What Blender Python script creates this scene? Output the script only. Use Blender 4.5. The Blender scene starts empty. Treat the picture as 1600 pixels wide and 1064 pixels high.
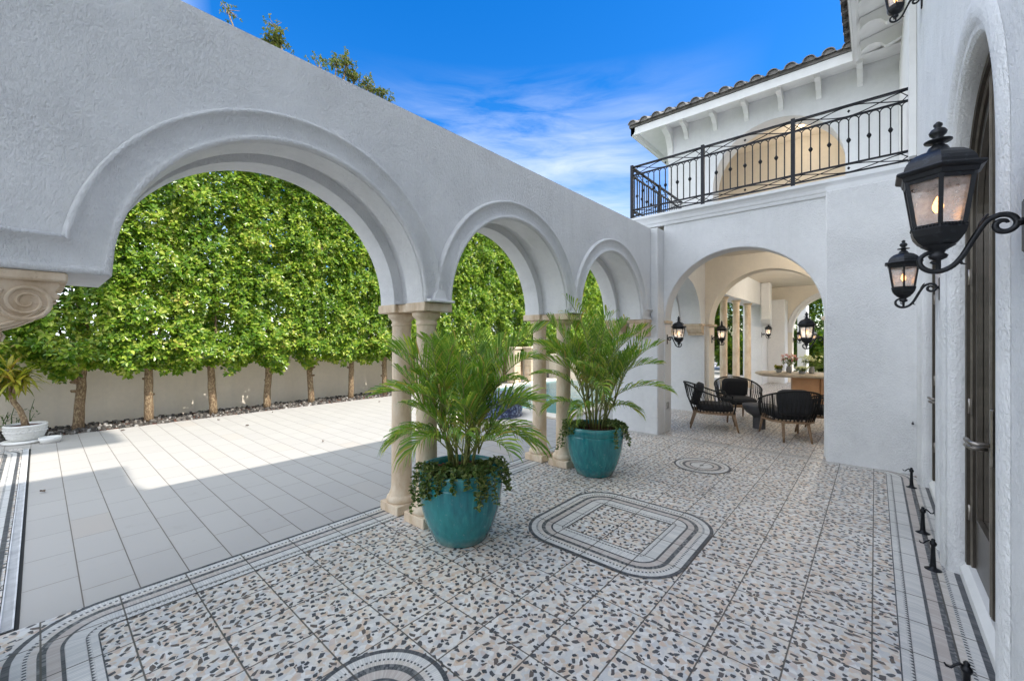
import bpy, math, random
import numpy as np
from math import sin, cos, pi, radians, sqrt, atan2
from mathutils import Vector, Matrix
random.seed(7)
scn = bpy.context.scene
COL = scn.collection

# ------------------------------------------------------------------ camera
YAW = math.atan(567.5/648.0)
cd = bpy.data.cameras.new("camera"); cam = bpy.data.objects.new("camera", cd); COL.objects.link(cam)
cam.location = (0, 0, 1.6); cam.rotation_euler = (pi/2, 0, YAW)
cd.sensor_width = 36; cd.lens = 36*648/1600; cd.shift_y = -4/1600; cd.clip_start = 0.02; cd.clip_end = 3000
scn.camera = cam

# ------------------------------------------------------------------ sun, sky, exposure
SUN = Vector((0.675, 0.12, 1.0)).normalized()
ELEV = math.asin(SUN.z); AZ = atan2(SUN.x, SUN.y)
sd = bpy.data.lights.new("sun", 'SUN'); sun = bpy.data.objects.new("sun", sd); COL.objects.link(sun)
sd.energy = 2.7; sd.angle = radians(0.55); sd.color = (1, 0.95, 0.87)
sun.rotation_euler = SUN.to_track_quat('Z', 'Y').to_euler(); sun.location = (20, 5, 30)
SKY_STR = 0.15; EXPO = 1.1
scn.view_settings.view_transform = 'Standard'; scn.view_settings.look = 'None'
scn.view_settings.exposure = EXPO; scn.view_settings.gamma = 1

# ------------------------------------------------------------------ node helper
class NT:
    def __init__(s, tree): s.t = tree; s.n = tree.nodes; s.l = tree.links
    def node(s, typ, **kw):
        n = s.n.new(typ)
        for k, v in kw.items(): setattr(n, k, v)
        return n
    def put(s, sock, v):
        if v is None: return
        if isinstance(v, bpy.types.NodeSocket): s.l.new(v, sock)
        else:
            if sock.type == 'RGBA' and not isinstance(v, (float, int)) and len(v) == 3: v = (*v, 1)
            sock.default_value = v
    def m(s, op, a, b=None, c=None, clamp=False):
        n = s.node('ShaderNodeMath', operation=op, use_clamp=clamp)
        s.put(n.inputs[0], a)
        if b is not None: s.put(n.inputs[1], b)
        if c is not None: s.put(n.inputs[2], c)
        return n.outputs[0]
    def vm(s, op, a, b=None):
        n = s.node('ShaderNodeVectorMath', operation=op); s.put(n.inputs[0], a)
        if b is not None: s.put(n.inputs[1], b)
        return n.outputs[0] if op not in ('DOT_PRODUCT', 'LENGTH') else n.outputs[1]
    def mix(s, f, a, b, mode='MIX'):
        n = s.node('ShaderNodeMix', data_type='RGBA', blend_type=mode)
        s.put(n.inputs[0], f); s.put(n.inputs[6], a); s.put(n.inputs[7], b); return n.outputs[2]
    def ramp(s, f, stops, const=False):
        n = s.node('ShaderNodeValToRGB'); cr = n.color_ramp
        if const: cr.interpolation = 'CONSTANT'
        while len(cr.elements) < len(stops): cr.elements.new(0.5)
        for e, (p, c) in zip(cr.elements, stops): e.position = p; e.color = (*c, 1)
        s.put(n.inputs[0], f); return n.outputs[0]
    def noise(s, vec, scale, detail=3, rough=0.5, out=0):
        n = s.node('ShaderNodeTexNoise'); s.put(n.inputs['Vector'], vec)
        n.inputs['Scale'].default_value = scale; n.inputs['Detail'].default_value = detail
        n.inputs['Roughness'].default_value = rough; return n.outputs[out]
    def obj(s): return s.node('ShaderNodeTexCoord').outputs['Object']
    def uv(s): return s.node('ShaderNodeTexCoord').outputs['UV']
    def pos(s): return s.node('ShaderNodeNewGeometry').outputs['Position']
    def xyz(s, v):
        n = s.node('ShaderNodeSeparateXYZ'); s.put(n.inputs[0], v); return n.outputs
    def comb(s, x, y, z=0.0):
        n = s.node('ShaderNodeCombineXYZ'); s.put(n.inputs[0], x); s.put(n.inputs[1], y); s.put(n.inputs[2], z); return n.outputs[0]
    def maprange(s, v, a, b, c=0.0, d=1.0):
        n = s.node('ShaderNodeMapRange'); s.put(n.inputs[0], v)
        for i, x in enumerate((a, b, c, d)): n.inputs[i+1].default_value = x
        return n.outputs[0]
    def island(s): return s.node('ShaderNodeNewGeometry').outputs['Random Per Island']
    def bump(s, h, strength, dist=0.01):
        n = s.node('ShaderNodeBump'); n.inputs['Strength'].default_value = strength
        n.inputs['Distance'].default_value = dist; s.put(n.inputs['Height'], h); return n.outputs[0]

def newmat(name):
    m = bpy.data.materials.new(name); m.use_nodes = True
    nt = NT(m.node_tree); b = nt.n['Principled BSDF']; return m, nt, b

def simple(name, col, rough=0.6, metal=0.0, var=0.15, vscale=6, bump=0.0, bscale=60, spec=0.5, bdist=0.003, coat=0):
    m, nt, b = newmat(name)
    p = nt.obj(); f = nt.noise(p, vscale, 4, 0.6)
    f = nt.maprange(f, 0.3, 0.7)
    nt.put(b.inputs['Base Color'], nt.mix(f, tuple(c*(1-var) for c in col), tuple(min(1, c*(1+var)) for c in col)))
    b.inputs['Roughness'].default_value = rough; b.inputs['Metallic'].default_value = metal
    b.inputs['Specular IOR Level'].default_value = spec
    if coat: b.inputs['Coat Weight'].default_value = coat
    if bump: nt.put(b.inputs['Normal'], nt.bump(nt.noise(p, bscale, 4, 0.6), bump, bdist))
    return m

# ------------------------------------------------------------------ sky
w = bpy.data.worlds.new("World"); scn.world = w; w.use_nodes = True
nt = NT(w.node_tree); bg = nt.n['Background']
sk = nt.node('ShaderNodeTexSky', sky_type='NISHITA', sun_disc=False); sk.sun_elevation = ELEV; sk.sun_rotation = AZ
sk.air_density = 1.0; sk.dust_density = 0.4; sk.ozone_density = 3.0
dirv = nt.node('ShaderNodeTexCoord').outputs['Generated']
dx, dy, dz = nt.xyz(dirv)
hs = nt.node('ShaderNodeHueSaturation'); hs.inputs['Saturation'].default_value = 1.42; hs.inputs['Value'].default_value = 0.87; hs.inputs['Hue'].default_value = 0.508
nt.put(hs.inputs['Color'], sk.outputs[0])
skyc = hs.outputs[0]
# thin wisps, drawn out sideways
ca = nt.vm('DOT_PRODUCT', dirv, (0.7523, 0.6588, 0.0))
cl = nt.comb(nt.m('ADD', nt.m('MULTIPLY', ca, 2.0), nt.m('MULTIPLY', dz, 1.2)), nt.m('MULTIPLY', dz, 11.0), nt.m('MULTIPLY', dy, 1.5))
wv = nt.node('ShaderNodeTexNoise'); nt.put(wv.inputs['Vector'], cl); wv.inputs['Scale'].default_value = 1.1
clw = nt.vm('ADD', cl, nt.vm('MULTIPLY', wv.outputs['Color'], (0.9, 0.9, 0.9)))
n1 = nt.noise(clw, 1.5, 9, 0.6)
n2 = nt.noise(clw, 0.7, 3, 0.5)
def dmask(vx, vy, vz, lo, hi):
    v = Vector((vx, vy, vz)).normalized()
    return nt.maprange(nt.vm('DOT_PRODUCT', dirv, tuple(v)), lo, hi)
def pixdir(u, v):
    r = (u-800)/648; z = (528-v)/648
    return (-0.6588+0.7523*r, 0.7523+0.6588*r, z)
az = nt.m('MULTIPLY', nt.maprange(ca, -0.34, -0.05), nt.maprange(ca, 0.46, 0.12))
low = nt.maprange(dz, 0.46, 0.30)
mk = nt.m('MULTIPLY', az, nt.maprange(dz, 0.55, 0.42))
cf = nt.m('ADD', nt.m('MULTIPLY', n1, 0.7), nt.m('MULTIPLY', n2, 0.3))
cf = nt.m('MULTIPLY', nt.maprange(nt.m('ADD', cf, nt.m('MULTIPLY', low, 0.20)), 0.43, 0.76), nt.m('MINIMUM', nt.m('MULTIPLY', mk, 1.3), 1.0), clamp=True)
cf = nt.m('MULTIPLY', cf, 0.85)
skyc = nt.mix(cf, skyc, (3.3, 3.6, 4.0))
# bright broken cloud added outside the view (overhead, behind the viewer) for fill light
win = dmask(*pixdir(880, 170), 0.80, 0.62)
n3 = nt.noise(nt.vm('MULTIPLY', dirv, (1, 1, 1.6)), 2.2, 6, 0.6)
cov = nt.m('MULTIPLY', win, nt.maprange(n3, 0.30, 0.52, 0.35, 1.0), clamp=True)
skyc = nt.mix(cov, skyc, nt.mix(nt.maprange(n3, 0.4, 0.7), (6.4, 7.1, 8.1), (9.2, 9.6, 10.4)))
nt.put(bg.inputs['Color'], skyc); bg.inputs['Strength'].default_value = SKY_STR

# ------------------------------------------------------------------ mesh builder
class MB:
    def __init__(s): s.v = []; s.f = []; s.mi = []; s.sm = []; s.uv = {}
    def add(s, vs, fs, mi=0, smooth=False, uvs=None):
        o = len(s.v); s.v += [tuple(v) for v in vs]
        for k, f in enumerate(fs):
            if uvs: s.uv[len(s.f)] = uvs[k]
            s.f.append(tuple(i+o for i in f)); s.mi.append(mi); s.sm.append(smooth)
        return s
    def box(s, x0, x1, y0, y1, z0, z1, mi=0):
        return s.add([(x0,y0,z0),(x1,y0,z0),(x1,y1,z0),(x0,y1,z0),(x0,y0,z1),(x1,y0,z1),(x1,y1,z1),(x0,y1,z1)],
            [(0,3,2,1),(4,5,6,7),(0,1,5,4),(1,2,6,5),(2,3,7,6),(3,0,4,7)], mi)
    def bbox(s, x0, x1, y0, y1, z0, z1, b=0.01, mi=0):
        """chamfered box: top and bottom edges and uprights cut by b"""
        ring = lambda d: [(x0+b+d*0-(0 if d else 0), y0), ]
        def oc(i):
            return [(x0+b+i,y0+i),(x1-b-i,y0+i),(x1-i,y0+b+i),(x1-i,y1-b-i),(x1-b-i,y1-i),(x0+b+i,y1-i),(x0+i,y1-b-i),(x0+i,y0+b+i)]
        lv = [(z0, b*0.8), (z0+b, 0), (z1-b, 0), (z1, b*0.8)]
        vs = [(x, y, z) for z, i in lv for x, y in oc(i)]
        fs = [tuple(range(7,-1,-1)), tuple(range(24,32))]
        for k in range(3):
            for j in range(8): fs.append((k*8+j, k*8+(j+1)%8, (k+1)*8+(j+1)%8, (k+1)*8+j))
        return s.add(vs, fs, mi)
    def lathe(s, prof, c=(0,0,0), n=24, mi=0, smooth=True, cap=True, rot=0):
        vs = []; fs = []
        for r, z in prof:
            for k in range(n):
                a = 2*pi*k/n+rot; vs.append((c[0]+r*cos(a), c[1]+r*sin(a), c[2]+z))
        for i in range(len(prof)-1):
            for k in range(n):
                fs.append((i*n+k, i*n+(k+1)%n, (i+1)*n+(k+1)%n, (i+1)*n+k))
        s.add(vs, fs, mi, smooth)
        if cap:
            s.add(vs[:n], [tuple(range(n-1,-1,-1))], mi); s.add(vs[-n:], [tuple(range(n))], mi)
        return s
    def tube(s, pts, r, n=8, mi=0, smooth=True, cap=True, flat=None):
        pts = [Vector(p) for p in pts]; m = len(pts)
        rr = r if isinstance(r, (list, tuple)) else [r]*m
        vs = []; fs = []; up = None
        for i, p in enumerate(pts):
            t = (pts[min(i+1, m-1)]-pts[max(i-1, 0)])
            t = t.normalized() if t.length > 1e-9 else Vector((0,0,1))
            if up is None:
                up = Vector((0,0,1)) if abs(t.z) < 0.9 else Vector((1,0,0))
            a = t.cross(up)
            if a.length < 1e-6: a = t.cross(Vector((0.3,1,0.2)))
            a.normalize(); b = a.cross(t).normalized(); up = b
            for k in range(n):
                th = 2*pi*(k+0.5)/n
                vs.append(p + a*(rr[i]*cos(th)) + b*(rr[i]*sin(th)*(flat or 1)))
        for i in range(m-1):
            for k in range(n): fs.append((i*n+k, i*n+(k+1)%n, (i+1)*n+(k+1)%n, (i+1)*n+k))
        if cap and n > 2: fs += [tuple(range(n-1,-1,-1)), tuple((m-1)*n+k for k in range(n))]
        return s.add(vs, fs, mi, smooth)
    def loft(s, rings, mi=0, smooth=False, closed=False, cap=False):
        n = len(rings[0]); vs = [p for r in rings for p in r]; fs = []
        for i in range(len(rings)-1):
            for k in range(n if closed else n-1):
                fs.append((i*n+k, i*n+(k+1)%n, (i+1)*n+(k+1)%n, (i+1)*n+k))
        s.add(vs, fs, mi, smooth)
        if cap: s.add(rings[0], [tuple(range(n-1,-1,-1))], mi); s.add(rings[-1], [tuple(range(n))], mi)
        return s
    def prism(s, poly, a, b, axis='y', mi=0, smooth=False):
        """poly: 2D outline extruded from a to b; axis y: poly=(x,z); x: poly=(y,z); z: poly=(x,y)"""
        def P(p, t): return {'y': (p[0], t, p[1]), 'x': (t, p[0], p[1]), 'z': (p[0], p[1], t)}[axis]
        n = len(poly); vs = [P(p, a) for p in poly]+[P(p, b) for p in poly]
        s.add(vs, [tuple(range(n-1,-1,-1)), tuple(range(n, 2*n))], mi)
        s.add(vs, [(k, (k+1)%n, n+(k+1)%n, n+k) for k in range(n)], mi, smooth)
        return s
    def build(s, name, mats, parent=None, loc=None, rot=None):
        me = bpy.data.meshes.new(name); me.from_pydata(s.v, [], s.f)
        if not isinstance(mats, (list, tuple)): mats = [mats]
        for m in mats: me.materials.append(m)
        me.polygons.foreach_set('material_index', s.mi); me.polygons.foreach_set('use_smooth', s.sm)
        if s.uv:
            ul = me.uv_layers.new(name='UVMap'); 
            for fi, uvs in s.uv.items():
                st = me.polygons[fi].loop_start
                for k, q in enumerate(uvs): ul.data[st+k].uv = q
        me.update()
        o = bpy.data.objects.new(name, me); COL.objects.link(o)
        if parent: o.parent = parent
        if loc: o.location = loc
        if rot: o.rotation_euler = rot
        return o
def recalc(o):
    import bmesh
    bm = bmesh.new(); bm.from_mesh(o.data); bmesh.ops.recalc_face_normals(bm, faces=bm.faces); bm.to_mesh(o.data); bm.free(); return o
def weld(o, d=1e-5):
    import bmesh
    bm = bmesh.new(); bm.from_mesh(o.data); bmesh.ops.remove_doubles(bm, verts=bm.verts, dist=d)
    bmesh.ops.recalc_face_normals(bm, faces=bm.faces); bm.to_mesh(o.data); bm.free(); return o

def tag(o, label=None, cat=None, group=None, kind=None):
    if label: o['label'] = label
    if cat: o['category'] = cat
    if group: o['group'] = group
    if kind: o['kind'] = kind
    return o
def thing(name, label, cat, loc=(0,0,0), rz=0.0, group=None):
    o = bpy.data.objects.new(name, None); COL.objects.link(o); o.empty_display_size = 0.1
    o.location = loc; o.rotation_euler = (0, 0, rz); return tag(o, label, cat, group)
def kids(o): return [c for c in bpy.data.objects if c.parent == o]
def copy_tree(o, label=None, loc=None, rz=None, parent=None):
    c = o.copy(); COL.objects.link(c)
    if parent: c.parent = parent
    if label: c['label'] = label
    if loc is not None: c.location = loc
    if rz is not None: c.rotation_euler = (0, 0, rz)
    for k in kids(o): copy_tree(k, parent=c)
    return c

# ------------------------------------------------------------------ materials
def stucco(name, col, bstr=0.55):
    m, nt, b = newmat(name); p = nt.obj()
    f = nt.noise(p, 1.3, 5, 0.6); g = nt.noise(p, 14, 3, 0.6)
    c = nt.mix(nt.maprange(f, 0.3, 0.7), tuple(x*0.93 for x in col), col)
    c = nt.mix(nt.maprange(g, 0.35, 0.62), nt.mix(1.0, c, (0.96, 0.96, 0.965), 'MULTIPLY'), c)
    ms_ = nt.node('ShaderNodeMapping'); nt.put(ms_.inputs[0], p); ms_.inputs['Scale'].default_value = (5, 5, 0.35)
    c = nt.mix(nt.maprange(nt.noise(ms_.outputs[0], 1.0, 5, 0.65), 0.52, 0.75, 0.0, 0.16), c, (0.50, 0.49, 0.46))
    nt.put(b.inputs['Base Color'], c); b.inputs['Roughness'].default_value = 0.85; b.inputs['Specular IOR Level'].default_value = 0.2
    mp = nt.node('ShaderNodeMapping'); nt.put(mp.inputs[0], p); mp.inputs['Scale'].default_value = (1, 1, 0.6)
    h = nt.m('ADD', nt.maprange(nt.noise(mp.outputs[0], 75, 4, 0.6), 0.40, 0.62), nt.m('MULTIPLY', nt.noise(p, 210, 2), 0.4))
    h = nt.m('MULTIPLY', h, nt.maprange(nt.noise(p, 2.5, 4, 0.6), 0.3, 0.65, 0.35, 1.15))
    nt.put(b.inputs['Normal'], nt.bump(h, bstr, 0.006)); return m
M = {}
M['stucco'] = stucco('white_stucco', (0.81, 0.81, 0.81), 0.8)
M['stucco_smooth'] = stucco('white_trim_stucco', (0.78, 0.78, 0.78), 0.15)
M['cream'] = stucco('cream_stucco', (0.82, 0.75, 0.64), 0.2)
M['warm_cream'] = stucco('warm_cream_plaster', (0.84, 0.75, 0.62), 0.15)
M['garden_wall'] = stucco('beige_wall_render', (0.88, 0.79, 0.66), 0.12)
M['white_paint'] = simple('white_paint', (0.80, 0.79, 0.77), 0.5, var=0.04)
def stone_mat():
    m, nt, b = newmat('travertine'); p = nt.obj()
    mp = nt.node('ShaderNodeMapping'); nt.put(mp.inputs[0], p); mp.inputs['Scale'].default_value = (1, 1, 0.4)
    f = nt.noise(mp.outputs[0], 9, 6, 0.65)
    c = nt.ramp(f, [(0.3, (0.52, 0.38, 0.24)), (0.5, (0.68, 0.54, 0.39)), (0.7, (0.76, 0.66, 0.52))])
    v = nt.noise(p, 70, 4, 0.7); pit = nt.maprange(v, 0.62, 0.70)
    c = nt.mix(nt.m('MULTIPLY', pit, 0.55), c, (0.32, 0.22, 0.14))
    nt.put(b.inputs['Base Color'], c); b.inputs['Roughness'].default_value = 0.8
    nt.put(b.inputs['Normal'], nt.bump(nt.m('SUBTRACT', nt.m('MULTIPLY', f, 0.5), pit), 0.5, 0.004)); return m
M['stone'] = stone_mat()
M['iron'] = simple('black_iron', (0.012, 0.013, 0.016), 0.38, 0.6, 0.3, 20, 0.25, 90, bdist=0.001)
def iron_aged():
    m, nt, b = newmat('aged_black_iron'); p = nt.obj(); f = nt.noise(p, 45, 6, 0.7)
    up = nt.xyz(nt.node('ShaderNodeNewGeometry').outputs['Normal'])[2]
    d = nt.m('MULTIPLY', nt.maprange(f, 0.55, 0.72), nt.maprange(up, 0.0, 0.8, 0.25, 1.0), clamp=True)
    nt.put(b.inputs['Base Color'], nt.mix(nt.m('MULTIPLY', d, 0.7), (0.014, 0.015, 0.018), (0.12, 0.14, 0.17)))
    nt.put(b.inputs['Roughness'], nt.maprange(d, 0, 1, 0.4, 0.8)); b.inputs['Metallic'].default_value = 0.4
    nt.put(b.inputs['Normal'], nt.bump(f, 0.3, 0.001)); return m
M['iron_aged'] = iron_aged()
M['bronze'] = simple('bronze_frame', (0.085, 0.072, 0.058), 0.32, 0.6, 0.25, 8)
M['bronze_light'] = simple('lit_bronze_edge', (0.24, 0.21, 0.17), 0.35, 0.5, 0.25, 12)  # paler bronze copy so thin beads and stile strips read as lit
M['handle'] = simple('aged_nickel', (0.30, 0.27, 0.24), 0.35, 0.9, 0.2, 30)
M['terracotta'] = simple('weathered_roof_tile', (0.21, 0.195, 0.18), 0.85, 0, 0.4, 7, 0.4, 40)
def glass(name, tint=(0.9,0.93,0.95), alpha=0.25, rough=0.03):
    m, nt, b = newmat(name); nt.n.remove(b)
    o = nt.n['Material Output']; tr = nt.node('ShaderNodeBsdfTransparent'); tr.inputs[0].default_value = (*tint, 1)
    gl = nt.node('ShaderNodeBsdfGlossy'); gl.inputs['Roughness'].default_value = rough
    gl.inputs[0].default_value = (1,1,1,1)
    fr = nt.node('ShaderNodeFresnel'); fr.inputs[0].default_value = 1.5
    ms = nt.node('ShaderNodeMixShader'); nt.put(ms.inputs[0], nt.m('ADD', nt.m('MULTIPLY', fr.outputs[0], 0.9), alpha*0.2, clamp=True))
    nt.l.new(tr.outputs[0], ms.inputs[1]); nt.l.new(gl.outputs[0], ms.inputs[2]); nt.l.new(ms.outputs[0], o.inputs[0]); return m
M['glass'] = glass('door_glass', (0.35, 0.38, 0.4))
def seeded_glass():
    m, nt, b = newmat('seeded_lamp_glass'); nt.n.remove(b); p = nt.obj()
    o = nt.n['Material Output']; tr = nt.node('ShaderNodeBsdfTransparent'); tr.inputs[0].default_value = (0.97,0.96,0.95,1)
    df = nt.node('ShaderNodeBsdfDiffuse'); df.inputs[0].default_value = (0.8,0.8,0.8,1)
    tl = nt.node('ShaderNodeBsdfTranslucent'); tl.inputs[0].default_value = (0.8,0.78,0.74,1)
    gl = nt.node('ShaderNodeBsdfGlossy'); gl.inputs['Roughness'].default_value = 0.08
    nrm = nt.bump(nt.noise(p, 120, 3), 0.4, 0.002)
    nt.l.new(nrm, gl.inputs['Normal'])
    m0 = nt.node('ShaderNodeMixShader'); m0.inputs[0].default_value = 0.5; nt.l.new(df.outputs[0], m0.inputs[1]); nt.l.new(tl.outputs[0], m0.inputs[2])
    m1 = nt.node('ShaderNodeMixShader'); nt.put(m1.inputs[0], nt.maprange(nt.noise(p, 28, 5, 0.7), 0.35, 0.75, 0.25, 0.6)); nt.l.new(tr.outputs[0], m1.inputs[1]); nt.l.new(m0.outputs[0], m1.inputs[2])
    m2 = nt.node('ShaderNodeMixShader'); m2.inputs[0].default_value = 0.1; nt.l.new(m1.outputs[0], m2.inputs[1]); nt.l.new(gl.outputs[0], m2.inputs[2])
    nt.l.new(m2.outputs[0], o.inputs[0]); return m
M['lampglass'] = seeded_glass()
def emis(name, col, s):
    m, nt, b = newmat(name); b.inputs['Emission Color'].default_value = (*col, 1); b.inputs['Emission Strength'].default_value = s
    b.inputs['Base Color'].default_value = (*col, 1)
    return m
M['bulb'] = emis('amber_bulb', (1.0, 0.42, 0.10), 5.0)
M['downlight_or_fill'] = emis('warm_downlight_or_fill', (1.0, 0.75, 0.45), 4.0)

def leafmat(name, stops, trans=0.35, rough=0.4, spec=0.5, patch=0.0):
    m, nt, b = newmat(name); nt.n.remove(b); o = nt.n['Material Output']
    isl = nt.island()
    if patch: isl = nt.m('ADD', nt.m('MULTIPLY', isl, 1-patch*0.5), nt.m('MULTIPLY', nt.m('SUBTRACT', nt.noise(nt.pos(), 1.5, 5, 0.7), 0.42), patch*2.2), clamp=True)
    c = nt.ramp(isl, stops)
    c = nt.mix(nt.maprange(nt.noise(nt.obj(), 1.1, 3), 0.35, 0.65, 0.0, 0.35), c, nt.mix(1.0, c, (0.6, 0.75, 0.5), 'MULTIPLY'))
    b = nt.node('ShaderNodeBsdfPrincipled'); nt.put(b.inputs['Base Color'], c); b.inputs['Roughness'].default_value = rough; b.inputs['Specular IOR Level'].default_value = spec
    t = nt.node('ShaderNodeBsdfTranslucent'); nt.put(t.inputs[0], nt.mix(1.0, c, (1.25, 1.3, 0.6), 'MULTIPLY'))
    ms = nt.node('ShaderNodeMixShader'); ms.inputs[0].default_value = trans
    nt.l.new(b.outputs[0], ms.inputs[1]); nt.l.new(t.outputs[0], ms.inputs[2]); nt.l.new(ms.outputs[0], o.inputs[0]); return m
M['leaf'] = leafmat('ficus_leaf', [(0.0, (0.07, 0.17, 0.015)), (0.35, (0.17, 0.31, 0.03)), (0.7, (0.42, 0.53, 0.07)), (0.92, (0.72, 0.70, 0.18)), (1.0, (0.50, 0.32, 0.10))], 0.32, 0.32, 0.7, 0.5)
M['oakleaf'] = leafmat('oak_leaf', [(0.0, (0.08, 0.12, 0.03)), (0.6, (0.16, 0.20, 0.06)), (1.0, (0.30, 0.24, 0.10))])
M['palmleaf'] = leafmat('palm_leaf', [(0.0, (0.09, 0.20, 0.025)), (0.5, (0.20, 0.35, 0.045)), (0.88, (0.42, 0.50, 0.08)), (0.96, (0.50, 0.46, 0.12)), (1.0, (0.40, 0.22, 0.08))], 0.38, 0.3)
M['ivy'] = leafmat('ivy_leaf', [(0.0, (0.05, 0.10, 0.02)), (0.6, (0.13, 0.20, 0.05)), (1.0, (0.32, 0.33, 0.12))], 0.2)
M['cordyleaf'] = leafmat('yellow_green_leaf', [(0.0, (0.14, 0.20, 0.02)), (0.5, (0.32, 0.33, 0.04)), (0.85, (0.50, 0.42, 0.06)), (1.0, (0.40, 0.22, 0.07))])
M['gardenleaf'] = leafmat('garden_leaf', [(0.0, (0.03, 0.08, 0.01)), (0.6, (0.09, 0.17, 0.02)), (1.0, (0.25, 0.32, 0.04))])
M['petal_pink'] = leafmat('pink_petal', [(0.0, (0.5, 0.15, 0.25)), (0.5, (0.7, 0.35, 0.45)), (1.0, (0.8, 0.6, 0.6))])
M['petal_white'] = leafmat('white_petal', [(0.0, (0.75, 0.75, 0.5)), (1.0, (0.85, 0.85, 0.8))])
M['deadleaf'] = simple('dry_leaf', (0.12, 0.08, 0.05), 0.8)
def bark():
    m, nt, b = newmat('mottled_bark'); p = nt.obj()
    mp = nt.node('ShaderNodeMapping'); nt.put(mp.inputs[0], p); mp.inputs['Scale'].default_value = (1,1,0.5)
    f = nt.noise(mp.outputs[0], 40, 5, 0.7)
    nt.put(b.inputs['Base Color'], nt.ramp(f, [(0.3, (0.08,0.05,0.03)), (0.5, (0.24,0.16,0.09)), (0.62, (0.42,0.33,0.20)), (0.8, (0.26, 0.22, 0.11))]))
    b.inputs['Roughness'].default_value = 0.9; nt.put(b.inputs['Normal'], nt.bump(f, 0.8, 0.01)); return m
M['bark'] = bark()
M['cane'] = simple('palm_cane', (0.22, 0.24, 0.07), 0.6, var=0.4, vscale=12)
def mulch():
    m, nt, b = newmat('red_mulch'); p = nt.obj(); v = nt.node('ShaderNodeTexVoronoi'); nt.put(v.inputs['Vector'], p); v.inputs['Scale'].default_value = 60
    nt.put(b.inputs['Base Color'], nt.ramp(nt.xyz(v.outputs['Color'])[0], [(0, (0.03,0.012,0.008)), (0.6, (0.14,0.05,0.03)), (1, (0.25,0.11,0.07))]))
    nt.put(b.inputs['Normal'], nt.bump(nt.noise(p, 70, 4), 1.0, 0.02)); b.inputs['Roughness'].default_value = 0.9; return m
M['mulch'] = mulch()
def teal():
    m, nt, b = newmat('teal_glaze'); p = nt.obj()
    mp = nt.node('ShaderNodeMapping'); nt.put(mp.inputs[0], p); mp.inputs['Scale'].default_value = (1,1,0.12)
    f = nt.noise(mp.outputs[0], 30, 5, 0.6); g = nt.noise(p, 4, 3)
    c = nt.ramp(f, [(0.3, (0.008, 0.13, 0.16)), (0.55, (0.015, 0.21, 0.23)), (0.75, (0.05, 0.33, 0.31))])
    c = nt.mix(nt.maprange(g, 0.4, 0.7, 0, 0.5), c, (0.02, 0.28, 0.26))
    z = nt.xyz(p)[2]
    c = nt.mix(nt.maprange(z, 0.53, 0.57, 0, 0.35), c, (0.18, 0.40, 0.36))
    m2_ = nt.node('ShaderNodeMapping'); nt.put(m2_.inputs[0], p); m2_.inputs['Scale'].default_value = (9, 9, 1.0)
    run = nt.maprange(nt.noise(m2_.outputs[0], 1.6, 5, 0.7), 0.52, 0.70, 0, 0.55); c = nt.mix(run, c, (0.012, 0.10, 0.16))
    dust = nt.m('MULTIPLY', nt.maprange(z, 0.10, 0.0), nt.maprange(nt.noise(p, 12, 4), 0.35, 0.6), clamp=True); c = nt.mix(nt.m('MULTIPLY', dust, 0.5), c, (0.25, 0.22, 0.18))
    c = nt.mix(nt.m('MULTIPLY', nt.maprange(nt.noise(p, 35, 4, 0.7), 0.62, 0.70), 0.45), c, (0.20, 0.38, 0.36))
    nt.put(b.inputs['Base Color'], c); b.inputs['Roughness'].default_value = 0.22; b.inputs['Coat Weight'].default_value = 0.3
    nt.put(b.inputs['Normal'], nt.bump(nt.noise(p, 25, 3), 0.06, 0.01)); return m
M['teal'] = teal()
M['white_pot'] = simple('white_ceramic', (0.75, 0.74, 0.70), 0.35, var=0.05)
M['fabric'] = simple('charcoal_fabric', (0.022, 0.022, 0.024), 0.95, var=0.2, vscale=60, bump=0.3, bscale=400)
M['rope'] = simple('black_rope', (0.008, 0.008, 0.008), 0.8)
M['wood'] = simple('teak_wood', (0.24, 0.15, 0.085), 0.55, var=0.3, vscale=18)
M['tabletop'] = simple('bleached_slab_wood', (0.48, 0.40, 0.30), 0.5, var=0.3, vscale=5)
M['tablebase'] = simple('orange_wood', (0.50, 0.27, 0.13), 0.55, var=0.2, vscale=3)
M['concrete'] = simple('dark_concrete', (0.07, 0.07, 0.075), 0.7, var=0.2)
M['greyplastic'] = simple('grey_outlet', (0.3, 0.3, 0.29), 0.5)

# floors ----------------------------------------------------------------
T = 0.325; GX = -0.0125; GY = 3.257
def grout_mask(nt, p, wdt=0.0045):
    x, y, z = nt.xyz(p)
    def line(v, off):
        fr = nt.m('FRACT', nt.m('DIVIDE', nt.m('SUBTRACT', v, off), T))
        d = nt.m('MULTIPLY', nt.m('MINIMUM', fr, nt.m('SUBTRACT', 1.0, fr)), T)
        return nt.maprange(d, wdt*0.6, wdt*1.1, 1.0, 0.0)
    return nt.m('MAXIMUM', line(x, GX), line(y, GY)), x, y
def floor_finish(nt, b, c, g, p, rough=0.5):
    dirt = nt.maprange(nt.noise(p, 0.9, 5, 0.6), 0.3, 0.7, 0.84, 1.03)
    c = nt.mix(1.0, c, nt.comb(dirt, dirt, dirt), 'MULTIPLY')
    c = nt.mix(nt.m('MULTIPLY', g, 0.92), c, (0.075, 0.065, 0.055))
    nt.put(b.inputs['Base Color'], c); b.inputs['Roughness'].default_value = rough; b.inputs['Specular IOR Level'].default_value = 0.35
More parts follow.
